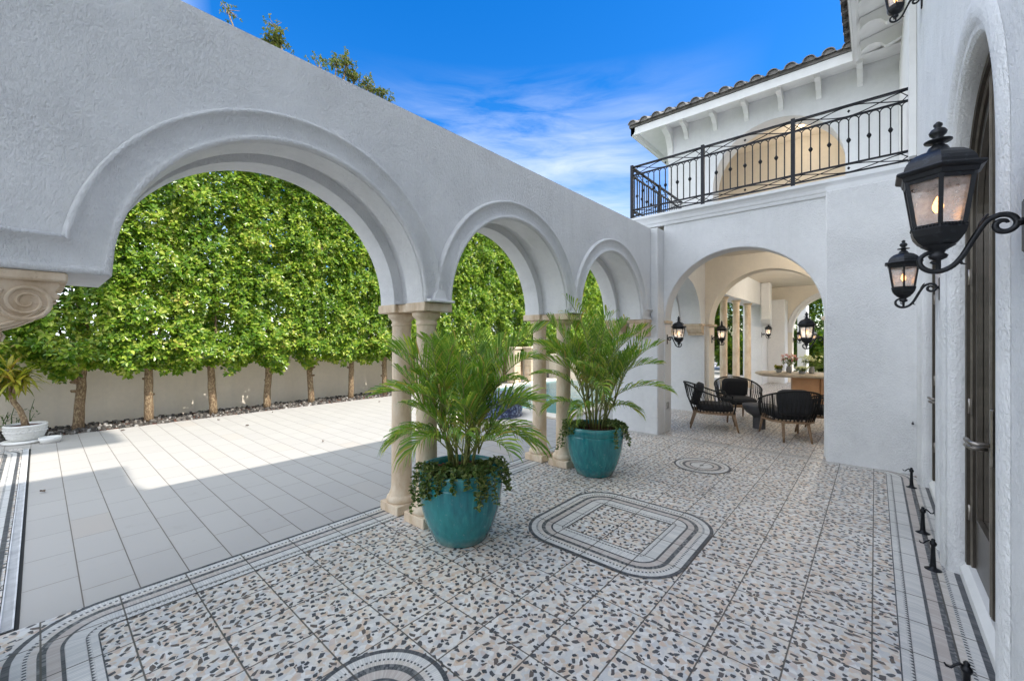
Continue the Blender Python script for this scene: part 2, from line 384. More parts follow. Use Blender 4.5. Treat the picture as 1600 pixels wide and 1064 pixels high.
def terrazzo():
    m, nt, b = newmat('broken_marble_tile'); p = nt.pos()
    g, x, y = grout_mask(nt, p)
    # every tile carries its own chips: shift the pattern per tile
    tx = nt.m('FLOOR', nt.m('DIVIDE', nt.m('SUBTRACT', x, GX), T)); ty = nt.m('FLOOR', nt.m('DIVIDE', nt.m('SUBTRACT', y, GY), T))
    q = nt.comb(nt.m('ADD', x, nt.m('MULTIPLY', tx, 3.17)), nt.m('ADD', y, nt.m('MULTIPLY', ty, 1.73)), nt.m('MULTIPLY', nt.m('ADD', tx, ty), 0.0))
    mp = nt.node('ShaderNodeMapping'); nt.put(mp.inputs[0], q); mp.inputs['Rotation'].default_value = (0,0,0.6); mp.inputs['Scale'].default_value = (1.0, 0.82, 1)
    def vor(sc, feat='F1', rnd=1.0, vec=None):
        v = nt.node('ShaderNodeTexVoronoi', feature=feat, voronoi_dimensions='2D'); nt.put(v.inputs['Vector'], vec or mp.outputs[0]); v.inputs['Scale'].default_value = sc; v.inputs['Randomness'].default_value = rnd; return v
    pale = vor(34); pc = nt.ramp(nt.xyz(pale.outputs['Color'])[0], [(0.0, (0.58,0.575,0.565)), (0.2, (0.66,0.63,0.585)), (0.42, (0.70,0.64,0.565)), (0.62, (0.72,0.70,0.67)), (0.86, (0.64,0.52,0.42))], True)
    pe = vor(34, 'DISTANCE_TO_EDGE'); pc = nt.mix(nt.maprange(pe.outputs[0], 0.0, 0.05, 0.35, 0.0), pc, (0.46,0.44,0.42))
    warp = nt.node('ShaderNodeTexNoise'); nt.put(warp.inputs['Vector'], q); warp.inputs['Scale'].default_value = 40; warp.inputs['Detail'].default_value = 1
    qw = nt.vm('ADD', q, nt.vm('MULTIPLY', warp.outputs['Color'], (0.009, 0.009, 0)))
    def chips(sc, a0, a1, b0, b1, off, rnd=0.75, skip=0.0):
        """one angular stone per cell, each turned its own way: |x|<a, |y|<b with a cut corner"""
        v = nt.node('ShaderNodeTexVoronoi', voronoi_dimensions='2D'); qq = nt.vm('ADD', qw, (off, off*1.7, 0)); nt.put(v.inputs['Vector'], qq); v.inputs['Scale'].default_value = sc; v.inputs['Randomness'].default_value = rnd
        lx, ly, _ = nt.xyz(nt.vm('SUBTRACT', qq, v.outputs['Position'])); r0, r1, r2 = nt.xyz(v.outputs['Color'])
        an = nt.m('MULTIPLY', r0, 6.283); ca_, sa_ = nt.m('COSINE', an), nt.m('SINE', an)
        X = nt.m('ADD', nt.m('MULTIPLY', lx, ca_), nt.m('MULTIPLY', ly, sa_)); Y = nt.m('SUBTRACT', nt.m('MULTIPLY', ly, ca_), nt.m('MULTIPLY', lx, sa_))
        A = nt.maprange(r1, 0, 1, a0, a1); B = nt.maprange(r2, 0, 1, b0, b1)
        skew = nt.m('MULTIPLY', nt.m('SUBTRACT', r1, 0.5), 0.9); X2 = nt.m('ADD', X, nt.m('MULTIPLY', Y, skew))
        d = nt.m('MAXIMUM', nt.m('DIVIDE', nt.m('ABSOLUTE', X2), A), nt.m('DIVIDE', nt.m('ABSOLUTE', Y), B))
        cut = nt.m('DIVIDE', nt.m('ADD', nt.m('DIVIDE', X2, A), nt.m('DIVIDE', Y, B)), nt.maprange(r0, 0, 1, 0.7, 1.6))
        d = nt.m('MAXIMUM', d, cut)
        return nt.m('MULTIPLY', nt.m('LESS_THAN', d, 1.0), nt.m('GREATER_THAN', r2, skip)), r1, d
    t1, tc1, _ = chips(15, 0.014, 0.026, 0.009, 0.017, 3.3, 0.9); t2, tc2, _ = chips(19, 0.010, 0.018, 0.008, 0.015, 7.1, 0.9)
    tcol = lambda t: nt.ramp(t, [(0, (0.52,0.36,0.22)), (0.5, (0.60,0.46,0.33)), (1, (0.54,0.40,0.34))])
    c = nt.mix(nt.m('MULTIPLY', t1, 0.6), pc, tcol(tc1)); c = nt.mix(nt.m('MULTIPLY', t2, 0.35), c, (0.5,0.5,0.52))
    dcol = lambda t: nt.mix(nt.maprange(nt.noise(p, 90, 3), 0.45, 0.7, 0, 0.5), nt.ramp(t, [(0, (0.04,0.045,0.055)), (0.6, (0.07,0.075,0.085)), (0.9, (0.13,0.10,0.085))]), (0.15,0.15,0.16))
    d1, dc1, dd1 = chips(18.5, 0.0105, 0.021, 0.0075, 0.0125, 0.0, 0.78)
    d2, dc2, _ = chips(13, 0.007, 0.014, 0.006, 0.010, 11.0, 1.0, 0.2); d2 = nt.m('MULTIPLY', d2, nt.m('GREATER_THAN', dd1, 1.4))
    c = nt.mix(d1, c, dcol(dc1)); c = nt.mix(d2, c, dcol(dc2))
    floor_finish(nt, b, c, g, p, 0.42)
    nt.put(b.inputs['Normal'], nt.bump(nt.m('SUBTRACT', nt.m('MULTIPLY', nt.noise(p, 60, 3), 0.25), g), 0.35, 0.003)); return m
M['terrazzo'] = terrazzo()
def tess(name, kind):
    """strip mosaic: uv.x runs along the strip in metres, uv.y 0..1 across"""
    m, nt, b = newmat(name); p = nt.pos(); g, x, y = grout_mask(nt, p)
    u, v, _ = nt.xyz(nt.uv())
    pitch = {'dark': 0.022, 'darkmix': 0.016, 'white': 0.013, 'cream': 0.013, 'tan': 0.014, 'saw': 0.013, 'dash': 0.013}[kind]
    vn = nt.node('ShaderNodeTexWhiteNoise', noise_dimensions='2D')
    rows = {'darkmix': 2.0}.get(kind, 1.0)
    rowi = nt.m('FLOOR', nt.m('MULTIPLY', v, rows))
    uu = nt.m('ADD', nt.m('DIVIDE', u, pitch), nt.m('MULTIPLY', rowi, 0.5))
    nt.put(vn.inputs['Vector'], nt.comb(nt.m('FLOOR', uu), rowi))
    r = vn.outputs['Value']
    fr = nt.m('FRACT', uu); e = nt.m('MINIMUM', fr, nt.m('SUBTRACT', 1.0, fr)); joint = nt.maprange(e, 0.04, 0.12, 1.0, 0.0)
    W = [(0, (0.56,0.56,0.55)), (0.5, (0.64,0.63,0.60)), (1, (0.70,0.68,0.65))]
    C = [(0, (0.56,0.52,0.46)), (0.5, (0.62,0.56,0.50)), (1, (0.68,0.64,0.60))]
    TN = [(0, (0.48,0.42,0.385)), (0.5, (0.54,0.475,0.43)), (1, (0.58,0.54,0.50))]
    D = [(0, (0.05,0.055,0.065)), (0.7, (0.08,0.085,0.095)), (1, (0.13,0.13,0.135))]
    DM = [(0, (0.045,0.05,0.06)), (0.5, (0.09,0.095,0.10)), (0.85, (0.2,0.2,0.2)), (1, (0.25,0.25,0.25))]
    if kind in ('saw', 'dash'):
        base = nt.ramp(r, W)
        if kind == 'saw':
            tri = nt.m('FRACT', nt.m('DIVIDE', u, 0.026)); t2 = nt.m('ABSOLUTE', nt.m('SUBTRACT', nt.m('MULTIPLY', tri, 2.0), 1.0))
            dk = nt.m('LESS_THAN', v, t2)
        else:
            tri = nt.m('FRACT', nt.m('DIVIDE', u, 0.026)); dk = nt.m('MULTIPLY', nt.m('GREATER_THAN', tri, 0.5), nt.m('LESS_THAN', nt.m('ABSOLUTE', nt.m('SUBTRACT', v, 0.5)), 0.4))
        c = nt.mix(dk, base, (0.06,0.065,0.075))
    else:
        c = nt.ramp(r, {'dark': D, 'darkmix': DM, 'white': W, 'cream': C, 'tan': TN}[kind])
    jc = {'dark': (0.16,0.16,0.16), 'darkmix': (0.2,0.2,0.2)}.get(kind, (0.36,0.33,0.30))
    c = nt.mix(nt.m('MULTIPLY', joint, 0.55), c, jc)
    ve = nt.m('MINIMUM', v, nt.m('SUBTRACT', 1.0, v)); c = nt.mix(nt.maprange(ve, 0.0, 0.06, 0.4, 0.0), c, (0.3,0.28,0.26))
    floor_finish(nt, b, c, g, p, 0.45); return m
TK = ['dark', 'darkmix', 'white', 'cream', 'tan', 'saw', 'dash']
TM = [tess('mosaic_'+k, k) for k in TK]
def paving():
    m, nt, b = newmat('pale_paving_slab'); p = nt.pos(); x, y, z = nt.xyz(p)
    W_, H_ = 0.51, 0.2535
    yy = nt.m('DIVIDE', nt.m('SUBTRACT', y, 0.18), H_); ry = nt.m('FLOOR', yy); fy = nt.m('FRACT', yy)
    par = nt.m('FRACT', nt.m('MULTIPLY', ry, 0.5))
    xx = nt.m('ADD', nt.m('DIVIDE', nt.m('SUBTRACT', x, -3.795), W_), par); rx = nt.m('FLOOR', xx); fx = nt.m('FRACT', xx)
    def edge(f, s): return nt.m('MULTIPLY', nt.m('MINIMUM', f, nt.m('SUBTRACT', 1.0, f)), s)
    gy = nt.maprange(edge(fy, H_), 0.002, 0.004, 1, 0); gx = nt.maprange(edge(fx, W_), 0.0014, 0.0032, 0.9, 0)
    g = nt.m('MAXIMUM', gx, gy)
    wn = nt.node('ShaderNodeTexWhiteNoise', noise_dimensions='2D'); nt.put(wn.inputs['Vector'], nt.comb(rx, ry))
    c = nt.ramp(wn.outputs['Value'], [(0, (0.405,0.385,0.36)), (0.5, (0.42,0.40,0.372)), (0.93, (0.43,0.41,0.38)), (1.0, (0.42,0.375,0.33))])
    mp = nt.node('ShaderNodeMapping'); nt.put(mp.inputs[0], p); mp.inputs['Scale'].default_value = (2.2, 12, 1)
    vein = nt.noise(nt.vm('ADD', mp.outputs[0], nt.comb(nt.m('MULTIPLY', ry, 5.3), rx)), 3, 6, 0.65)
    c = nt.mix(nt.maprange(vein, 0.5, 0.75, 0, 0.35), c, (0.45,0.40,0.34))
    c = nt.mix(nt.maprange(nt.noise(p, 0.7, 5, 0.65), 0.35, 0.7, 0.0, 0.22), c, (0.36,0.34,0.31))
    st = nt.m('MULTIPLY', nt.maprange(nt.noise(p, 3.1, 6, 0.75), 0.60, 0.72), 0.3); c = nt.mix(st, c, (0.30,0.27,0.23))
    c = nt.mix(nt.m('MULTIPLY', nt.maprange(nt.m('MINIMUM', edge(fy, H_), edge(fx, W_)), 0.0, 0.02, 1, 0), nt.maprange(nt.noise(p, 5, 4), 0.4, 0.65, 0, 0.35)), c, (0.33,0.30,0.26))
    c = nt.mix(g, c, (0.14,0.12,0.10))
    nt.put(b.inputs['Base Color'], c); b.inputs['Roughness'].default_value = 0.6; b.inputs['Specular IOR Level'].default_value = 0.3
    nt.put(b.inputs['Normal'], nt.bump(nt.m('SUBTRACT', nt.m('MULTIPLY', vein, 0.3), g), 0.3, 0.003)); return m
M['paving'] = paving()
M['ground'] = simple('soil_and_grass', (0.09, 0.10, 0.04), 0.95, var=0.5, vscale=3, bump=0.6)
M['stones'] = None
def stones_mat():
    m, nt, b = newmat('river_stone'); nt.put(b.inputs['Base Color'], nt.ramp(nt.island(), [(0, (0.03,0.028,0.026)), (0.45, (0.08,0.07,0.06)), (0.8, (0.17,0.15,0.13)), (1, (0.42,0.40,0.37))]))
    b.inputs['Roughness'].default_value = 0.8; return m
M['stones'] = stones_mat()
def bluemosaic():
    m, nt, b = newmat('blue_glass_mosaic'); p = nt.obj(); v = nt.node('ShaderNodeTexVoronoi'); nt.put(v.inputs['Vector'], p); v.inputs['Scale'].default_value = 40; v.inputs['Randomness'].default_value = 0.4
    nt.put(b.inputs['Base Color'], nt.ramp(nt.xyz(v.outputs['Color'])[0], [(0, (0.03,0.04,0.09)), (0.5, (0.07,0.10,0.19)), (0.8, (0.20,0.25,0.36)), (1, (0.40,0.44,0.5))], True))
    b.inputs['Roughness'].default_value = 0.15; return m
M['bluemosaic'] = bluemosaic()
def water():
    m, nt, b = newmat('pool_water'); p = nt.pos()
    nt.put(b.inputs['Base Color'], nt.mix(nt.noise(p, 2, 3), (0.12,0.30,0.34), (0.22,0.42,0.45)))
    b.inputs['Roughness'].default_value = 0.05; nt.put(b.inputs['Normal'], nt.bump(nt.noise(p, 6, 4), 0.25, 0.02)); return m
M['water'] = water()
M['metal_grate'] = simple('drain_grate', (0.60,0.60,0.60), 0.6, 0.0, 0.2, 9)
M['dark_void'] = simple('drain_shadow_gap', (0.02,0.02,0.02), 0.9)

# ------------------------------------------------------------------ ground sheets
def sheet(name, x0, x1, y0, y1, z, mat):
    mb = MB().add([(x0,y0,z),(x1,y0,z),(x1,y1,z),(x0,y1,z)], [(0,1,2,3)]); o = mb.build(name, mat); tag(o, kind='structure'); return o
sheet('ground', -400, 400, -400, 400, -0.06, M['ground'])
sheet('paving', -10.1, -3.0, -6, 32, -0.006, M['paving'])
sheet('terrace_floor', -3.54, 4.0, -2.0, 6.9, 0.0, M['terrazzo'])
sheet('loggia_floor', -3.54, 4.0, 6.9, 18.4, 0.0, M['terrazzo'])
sheet('side_terrace_floor', -9.35, -3.54, -4.0, -0.15, 0.0, M['terrazzo'])

SPEC = [(0,.028,'dark'),(.028,.065,'white'),(.065,.083,'dash'),(.083,.113,'cream'),(.113,.145,'darkmix'),(.145,.193,'tan'),(.193,.208,'dark'),(.208,.285,'white'),(.285,.302,'saw'),(.302,.331,'white'),(.331,.337,'dark')]
def rring(x0, x1, y0, y1, rad, n=10):
    pts = []
    for cx, cy, a0 in ((x1-rad,y1-rad,0),(x0+rad,y1-rad,90),(x0+rad,y0+rad,180),(x1-rad,y0+rad,270)):
        for k in range(n+1):
            a = radians(a0+90*k/n); pts.append((cx+rad*cos(a), cy+rad*sin(a)))
    return pts
def band_ring(mb, rect, rad, spec, scale=(1,1,1,1), z=0.004, clip=None):
    x0, x1, y0, y1 = rect
    def R(d):
        return rring(x0+d*scale[0], x1-d*scale[1], y0+d*scale[2], y1-d*scale[3], max(rad-d, 0.012))
    for a, b_, k in spec:
        A, B = R(a), R(b_); n = len(A); L = 0.0; us = [0.0]
        for i in range(n):
            p, q = A[i], A[(i+1)%n]; L += sqrt((p[0]-q[0])**2+(p[1]-q[1])**2); us.append(L)
        for i in range(n):
            j = (i+1)%n
            vs = [(*A[i],z),(*A[j],z),(*B[j],z),(*B[i],z)]
            # v runs from outer to inner
            mb.add(vs, [(0,1,2,3)], TK.index(k), uvs=[[(us[i],0),(us[i+1],0),(us[i+1],1),(us[i],1)]])
mb = MB()
band_ring(mb, (-3.54, 0.43, -0.12, 6.80), 0.40, SPEC, (1,1,1,0.5))
recalc(tag(mb.build('mosaic_border', TM), kind='structure'))
mb = MB(); band_ring(mb, (-2.286, -0.987, 2.607, 3.907), 0.34, SPEC[:8]+[(.285,.30,'saw'),(.30,.325,'white'),(.325,.331,'dark')])
recalc(tag(mb.build('mosaic_medallion', TM), kind='structure'))
def roundel(name, cx, cy, R=0.325):
    mb = MB()
    sp = [(0,.024,'dark'),(.024,.062,'white'),(.062,.076,'dash'),(.076,.10,'cream'),(.10,.135,'darkmix'),(.135,.185,'tan'),(.185,.20,'dark'),(.20,.30,'white')]
    for a, b_, k in sp:
        r0, r1 = R-a, R-b_; n = 72
        for i in range(n):
            t0, t1 = 2*pi*i/n, 2*pi*(i+1)/n
            vs = [(cx+r0*cos(t0),cy+r0*sin(t0),.004),(cx+r0*cos(t1),cy+r0*sin(t1),.004),(cx+r1*cos(t1),cy+r1*sin(t1),.004),(cx+r1*cos(t0),cy+r1*sin(t0),.004)]
            mb.add(vs, [(0,1,2,3)], TK.index(k), uvs=[[(t0*R,0),(t1*R,0),(t1*R,1),(t0*R,1)]])
    n = 24; mb.add([(cx+.025*cos(2*pi*i/n), cy+.025*sin(2*pi*i/n), .004) for i in range(n)], [tuple(range(n))], TK.index('darkmix'))
    tag(mb.build(name, TM), kind='structure')
roundel('mosaic_roundel', -1.637, 5.48); roundel('mosaic_roundel', -1.637, 0.97)
mb = MB(); band_ring(mb, (-9.30, -3.60, -4.0, -0.165), 0.4, SPEC, z=0.004)
tag(mb.build('side_mosaic_border', TM), kind='structure')
# drain along the paving edge
mb = MB(); mb.box(-9.2, -3.56, -0.145, -0.138, -0.004, 0.007); mb.box(-9.2, -3.56, -0.097, -0.09, -0.004, 0.007)
for i in range(470):
    x = -9.2+i*0.012; mb.box(x, x+0.0065, -0.138, -0.097, -0.003, 0.004)
tag(mb.build('drain_channel', M['metal_grate']), 'long pale slotted drain grate between paving and side terrace', 'drain')
# gravel bed
def gravel():
    rng = np.random.RandomState(3); mb = MB()
    for i in range(3400):
        x = -11.05+rng.rand()*0.98; y = -1.5+rng.rand()**1.3*18; r = 0.018+rng.rand()*0.03; h = r*(0.4+rng.rand()*0.5); a = rng.rand()*6
        ring = [(x+r*cos(a+k*pi/3)*(0.8+0.3*rng.rand()), y+r*sin(a+k*pi/3)*(0.7+0.3*rng.rand()), -0.01) for k in range(6)]
        top = [(x+(p[0]-x)*0.6, y+(p[1]-y)*0.6, h) for p in ring]
        mb.add(ring+top, [(k,(k+1)%6,6+(k+1)%6,6+k) for k in range(6)]+[tuple(range(6,12))])
    return mb
tag(gravel().build('gravel', M['stones']), 'mixed grey and white river stones along the foot of the garden wall', 'gravel', kind='stuff')
sheet('drain_trough', -9.2, -3.5, -0.152, -0.072, -0.003, M['dark_void'])
sheet('planting_bed', -11.2, -10.1, -6, 32, -0.02, M['mulch'])

# ------------------------------------------------------------------ arched wall generator
def arched_wall(mb, s0, s1, z0, z1, opens, prof, P, N=28, mi=0, mi_rev=0, ends=True):
    """wall along s, thickness profile prof=[(t, inset)...] from front to back; inset widens the opening.
       opens=[(centre, R, zspring, zbottom)]; P(s,t,z)->point"""
    ops = sorted(opens)
    def outline(o, dr):
        c, R, zs, zb = o; R = R+dr
        pts = [(c-R, zb)] if zb < zs-1e-6 else []
        for k in range(N+1):
            a = pi-pi*k/N; pts.append((c+R*cos(a), zs+R*sin(a)))
        if zb < zs-1e-6: pts.append((c+R, zb))
        return pts
    for (t, dr), front in ((prof[0], True), (prof[-1], False)):
        cur = s0
        def quad(a, b, za, zb2):
            q = [P(a,t,za), P(b,t,zb2), P(b,t,z1), P(a,t,z1)]
            mb.add(q, [(0,1,2,3) if front else (3,2,1,0)], mi)
        for o in ops:
            c, R, zs, zb = o; R2 = R+dr
            zlow = z0
            if c-R2 > cur: quad(cur, c-R2, z0, z0)
            for k in range(N):
                a0 = pi-pi*k/N; a1 = pi-pi*(k+1)/N
                quad(c+R2*cos(a0), c+R2*cos(a1), zs+R2*sin(a0), zs+R2*sin(a1))
            if zb > z0+1e-6:
                q = [P(c-R2,t,z0), P(c+R2,t,z0), P(c+R2,t,zb), P(c-R2,t,zb)]; mb.add(q, [(0,1,2,3) if front else (3,2,1,0)], mi)
            cur = c+R2
        if s1 > cur: quad(cur, s1, z0, z0)
    for o in ops:
        ls = [[P(s, t, z) for s, z in outline(o, dr)] for t, dr in prof]
        for i in range(len(ls)-1):
            mb.loft([ls[i], ls[i+1]], mi_rev, smooth=False)
    tf, tb = prof[0][0], prof[-1][0]
    mb.add([P(s0,tf,z1),P(s1,tf,z1),P(s1,tb,z1),P(s0,tb,z1)], [(0,1,2,3)], mi)
    # undersides of the solid spans
    cur = s0
    for o in ops+[None]:
        e = s1 if o is None else o[0]-o[1]-0.0
        if e > cur: mb.add([P(cur,tf,z0),P(e,tf,z0),P(e,tb,z0),P(cur,tb,z0)], [(3,2,1,0)], mi)
        if o is not None: cur = o[0]+o[1]
    if ends:
        mb.add([P(s0,tf,z0),P(s0,tf,z1),P(s0,tb,z1),P(s0,tb,z0)], [(0,1,2,3)], mi)
        mb.add([P(s1,tf,z0),P(s1,tf,z1),P(s1,tb,z1),P(s1,tb,z0)], [(3,2,1,0)], mi)
PX = lambda s, t, z: (t, s, z)     # wall running along Y, thickness along X
PY = lambda s, t, z: (s, t, z)     # wall running along X, thickness along Y

# ------------------------------------------------------------------ arcade
arc = thing('arcade', 'white stucco arcade of three moulded arches on paired stone columns', 'arcade', (0,0,0))
ZS = 1.90
ARCH = [(1.173, 0.937, ZS, ZS), (3.315, 0.925, ZS, ZS), (5.445, 0.925, ZS, ZS)]
mb = MB()
prof = [(-2.82, 0.014), (-2.834, 0.0), (-3.055, 0.0), (-3.06, 0.085), (-3.25, 0.085), (-3.255, 0.0), (-3.476, 0.0), (-3.49, 0.014)]
arched_wall(mb, -1.0, 6.72, ZS, 3.42, ARCH, prof, PX, 40)
o = mb.build('wall', M['stucco'], arc); weld(o)
mb = MB(); mb.box(-3.49, -2.82, -1.0, -0.27, 0, ZS-0.001); weld(mb.build('pier', M['stucco'], arc))
# pier at the far end, projecting a little past the arcade face
mb = MB(); mb.bbox(-3.52, -2.70, 6.73, 7.34, -0.02, 3.421, 0.012); weld(mb.build('pier', M['stucco'], arc))
# archivolt moulding
prof_m = [(0.0,0.002),(0.0,0.024),(0.006,0.031),(0.020,0.033),(0.030,0.028),(0.033,0.010),(0.045,0.004),(0.075,0.003),(0.105,0.006),(0.130,0.015),(0.146,0.029),(0.153,0.040),(0.160,0.043),(0.170,0.042),(0.176,0.034),(0.179,0.018),(0.182,0.002)]
def moulding(c, R, left_run=None, right_run=None):
    rings = []
    def ring(fn): rings.append([fn(d, h) for d, h in prof_m])
    def at(y, z, ny, nz): return lambda d, h: (-2.82+h, y+ny*d, z+nz*d)
    if left_run is not None:
        ring(lambda d, h: (-2.82+h, left_run, ZS+d)); ring(lambda d, h: (-2.82+h, c-R-d, ZS+d))
    n = 44
    for k in range(n+1):
        a = pi-pi*k/n
        if left_run is None and k == 0: ring(at(c-R, ZS, -1, 0)); continue
        if left_run is not None and a > pi-0.12 and k < 2:
            continue
        ring(at(c+R*cos(a), ZS+R*sin(a), cos(a), sin(a)))
    if right_run is not None:
        rings.pop(); rings.pop(); ring(lambda d, h: (-2.82+h, c+R+d, ZS+d)); ring(lambda d, h: (-2.82+h, right_run, ZS+d))
    mb = MB(); mb.loft(rings, smooth=True); mb.add(rings[0], [tuple(range(len(prof_m)))]); mb.add(rings[-1], [tuple(reversed(range(len(prof_m))))])
    # the left pier underside
    return mb
for i, (c, R, a, b_) in enumerate(ARCH):
    o = moulding(c, R, -1.0 if i == 0 else None, 6.729 if i == 2 else None).build('archivolt', M['stucco'], arc); weld(o)
# ledges where two mouldings meet above the columns
for yc in (2.25, 4.38):
    mb = MB()
    mb.prism([(yc-0.075,ZS+0.02),(yc+0.075,ZS+0.02),(yc+0.05,ZS+0.07),(yc+0.02,ZS+0.105),(yc-0.02,ZS+0.105),(yc-0.05,ZS+0.07)], -2.83, -2.775, 'x')
    mb.bbox(-2.83, -2.745, yc-0.135, yc+0.135, ZS, ZS+0.022, 0.005); weld(mb.build('ledge', M['stucco_smooth'], arc))
# imposts and columns
def impost(y0, y1):
    mb = MB(); z0, z1 = ZS-0.075, ZS-0.0015
    mb.bbox(-3.075, -2.80, y0, y1, z0, z1, 0.006); mb.bbox(-3.51, -3.235, y0, y1, z0, z1, 0.006)
    mb.box(-3.24, -3.07, y0+0.035, y1-0.035, z0+0.004, z1-0.002)
    return mb
def column(x, y, ztop=ZS-0.075, s=1.0, parent=None, name='column'):
    c = bpy.data.objects.new(name, None); COL.objects.link(c); c.parent = parent; c.location = (x, y, 0)
    mb = MB(); mb.bbox(-.14*s, .14*s, -.14*s, .14*s, 0, .085, 0.006); mb.build('plinth', M['stone'], c)
    mb = MB(); mb.lathe([(.128*s,.085),(.136*s,.095),(.138*s,.115),(.132*s,.135),(.12*s,.143),(.112*s,.15),(.112*s,.165),(.107*s,.175),(.098*s,.20),(.094*s,.235)], n=32); mb.build('base', M['stone'], c)
    zt = ztop
    mb = MB(); mb.lathe([(.0935*s,.235),(.092*s,.6),(.089*s,1.1),(.085*s,zt-.12)], n=32); mb.build('shaft', M['stone'], c)
    mb = MB(); mb.lathe([(.085*s,zt-.12),(.088*s,zt-.115),(.093*s,zt-.108),(.093*s,zt-.095),(.087*s,zt-.088),(.089*s,zt-.07),(.102*s,zt-.055),(.118*s,zt-.04),(.124*s,zt-.025),(.122*s,zt-.008),(.115*s,zt)], n=32); mb.build('capital', M['stone'], c)
    return c
for yc in (2.25, 4.38):
    impost(yc-.15, yc+.15).build('impost', M['stone'], arc)
    column(-2.97, yc, parent=arc); column(-3.35, yc, parent=arc)
# scroll corbels
def corbel(side):
    """scrolled bracket in the YZ plane; side=+1 grows from y=0 towards +y"""
    prof = [(0,0),(0.335,0),(0.345,-0.02),(0.33,-0.05),(0.345,-0.07),(0.31,-0.085),(0.32,-0.11),(0.29,-0.125),(0.26,-0.17),(0.2,-0.205),(0.15,-0.225),(0.165,-0.25),(0.155,-0.28),(0.12,-0.285),(0.08,-0.26),(0.0,-0.27)]
    return [(side*p[0], p[1]) for p in prof]
def spiral(cx, cz, r0, r1, turns, n=60, ph=0.0, sgn=1):
    return [(cx+(r0+(r1-r0)*k/n)*cos(ph+sgn*2*pi*turns*k/n), cz+(r0+(r1-r0)*k/n)*sin(ph+sgn*2*pi*turns*k/n)) for k in range(n+1)]
def corbels(y, side, sc=1.0):
    mb = MB(); pr = [(y+p[0]*sc, ZS-0.04+p[1]*sc) for p in corbel(side)]
    mb.prism(pr, -3.07, -2.815, 'x'); mb.prism(pr, -3.49, -3.25, 'x')
    mb.bbox(-3.51, -2.795, min(y, y+side*.37*sc), max(y, y+side*.37*sc), ZS-0.045, ZS-0.002, 0.008)
    for xs in (-2.813,):
        sp = spiral(y+side*0.245*sc, ZS-0.04-0.10*sc, 0.014*sc, 0.088*sc, 2.6, 70, 0, -side)
        mb.tube([(xs, a, b_) for a, b_ in sp], [0.004+0.007*k/70 for k in range(71)], 6)
        edge = pr[7:14]; mb.tube([(xs, a, b_+0.012) for a, b_ in edge], 0.006, 6)
    return mb
weld(corbels(-0.28, 1).build('corbel', M['stone'], arc)); weld(corbels(6.73, -1, 0.84).build('corbel', M['stone'], arc))

# ------------------------------------------------------------------ house
house = thing('house', 'two storey white stucco villa with arched doors, balcony and tiled eaves', 'house', (0.37, 6.73, 0))
def hp(mb, name, mats, do=True):
    o = mb.build(name, mats, house, loc=(-0.37, -6.73, 0))
    return weld(o) if do else o
# end wall with the big arch
mb = MB(); arched_wall(mb, -2.699, 0.366, 0.0, 3.5, [(-1.605, 1.083, 1.89, 0.0)], [(7.0,0.012),(7.012,0),(7.288,0),(7.30,0.012)], PY, 44, ends=False)
hp(mb, 'end_wall', M['stucco'])
mb = MB(); mb.bbox(-0.483, 0.38, 6.73, 6.999, -0.02, 3.5, 0.01); hp(mb, 'buttress', M['stucco'])
mb = MB(); mb.bbox(-2.70, -2.662, 6.99, 7.31, 1.845, 1.893, 0.005); hp(mb, 'impost', M['stone'])
mb = MB(); mb.bbox(-0.55, -0.505, 7.003, 7.31, 1.845, 1.893, 0.005); hp(mb, 'impost', M['stone'])
# second arch + loggia
mb = MB(); arched_wall(mb, -2.76, 3.9, 0.0, 3.45, [(-1.60, 1.08, 1.89, 0.0)], [(9.48,0.0),(9.86,0.0)], PY, 40, ends=True)
hp(mb, 'loggia_wall', M['cream'])
mb = MB(); arched_wall(mb, 7.35, 9.87, ZS, 3.45, [(8.30, 0.88, ZS, ZS)], [(-2.76,0.0),(-3.0,0.0),(-3.0,.04),(-3.2,.04),(-3.2,0),(-3.49,0.0)], PX, 30)
mb.box(-3.49, -2.76, 9.42, 9.87, 0, ZS-0.001); hp(mb, 'side_arch_wall', M['stucco'])
mb = MB()
pr = [(9.42-p[0]*0.62, ZS-0.04+p[1]*0.72) for p in corbel(1)]
mb.prism(pr, -3.07, -2.765, 'x'); mb.prism(pr, -3.49, -3.25, 'x'); mb.bbox(-3.51, -2.74, 9.19, 9.418, ZS-0.045, ZS-0.002, 0.008)
hp(mb, 'corbel', M['stone'])
mb = MB(); mb.bbox(-2.755, -2.70+0.07, 9.47, 9.87, 1.845, 1.893, 0.005); hp(mb, 'impost', M['stone'])
mb = MB(); mb.box(-3.49, 4.0, 7.301, 18.2, 3.45, 3.62); mb.box(-3.0, 4.0, 7.302, 9.479, 3.30, 3.449); hp(mb, 'loggia_ceiling', M['cream'])
mb = MB(); mb.box(3.9, 4.1, 7.3, 9.47, 0, 3.449); arched_wall(mb, 9.87, 17.89, 0.0, 3.449, [(11.2, 1.0, 1.9, 0.0), (13.8, 1.0, 1.9, 0.0), (16.4, 1.0, 1.9, 0.0)], [(2.2,0.0),(2.5,0.0)], PX, 24); hp(mb, 'loggia_wall', M['cream'])
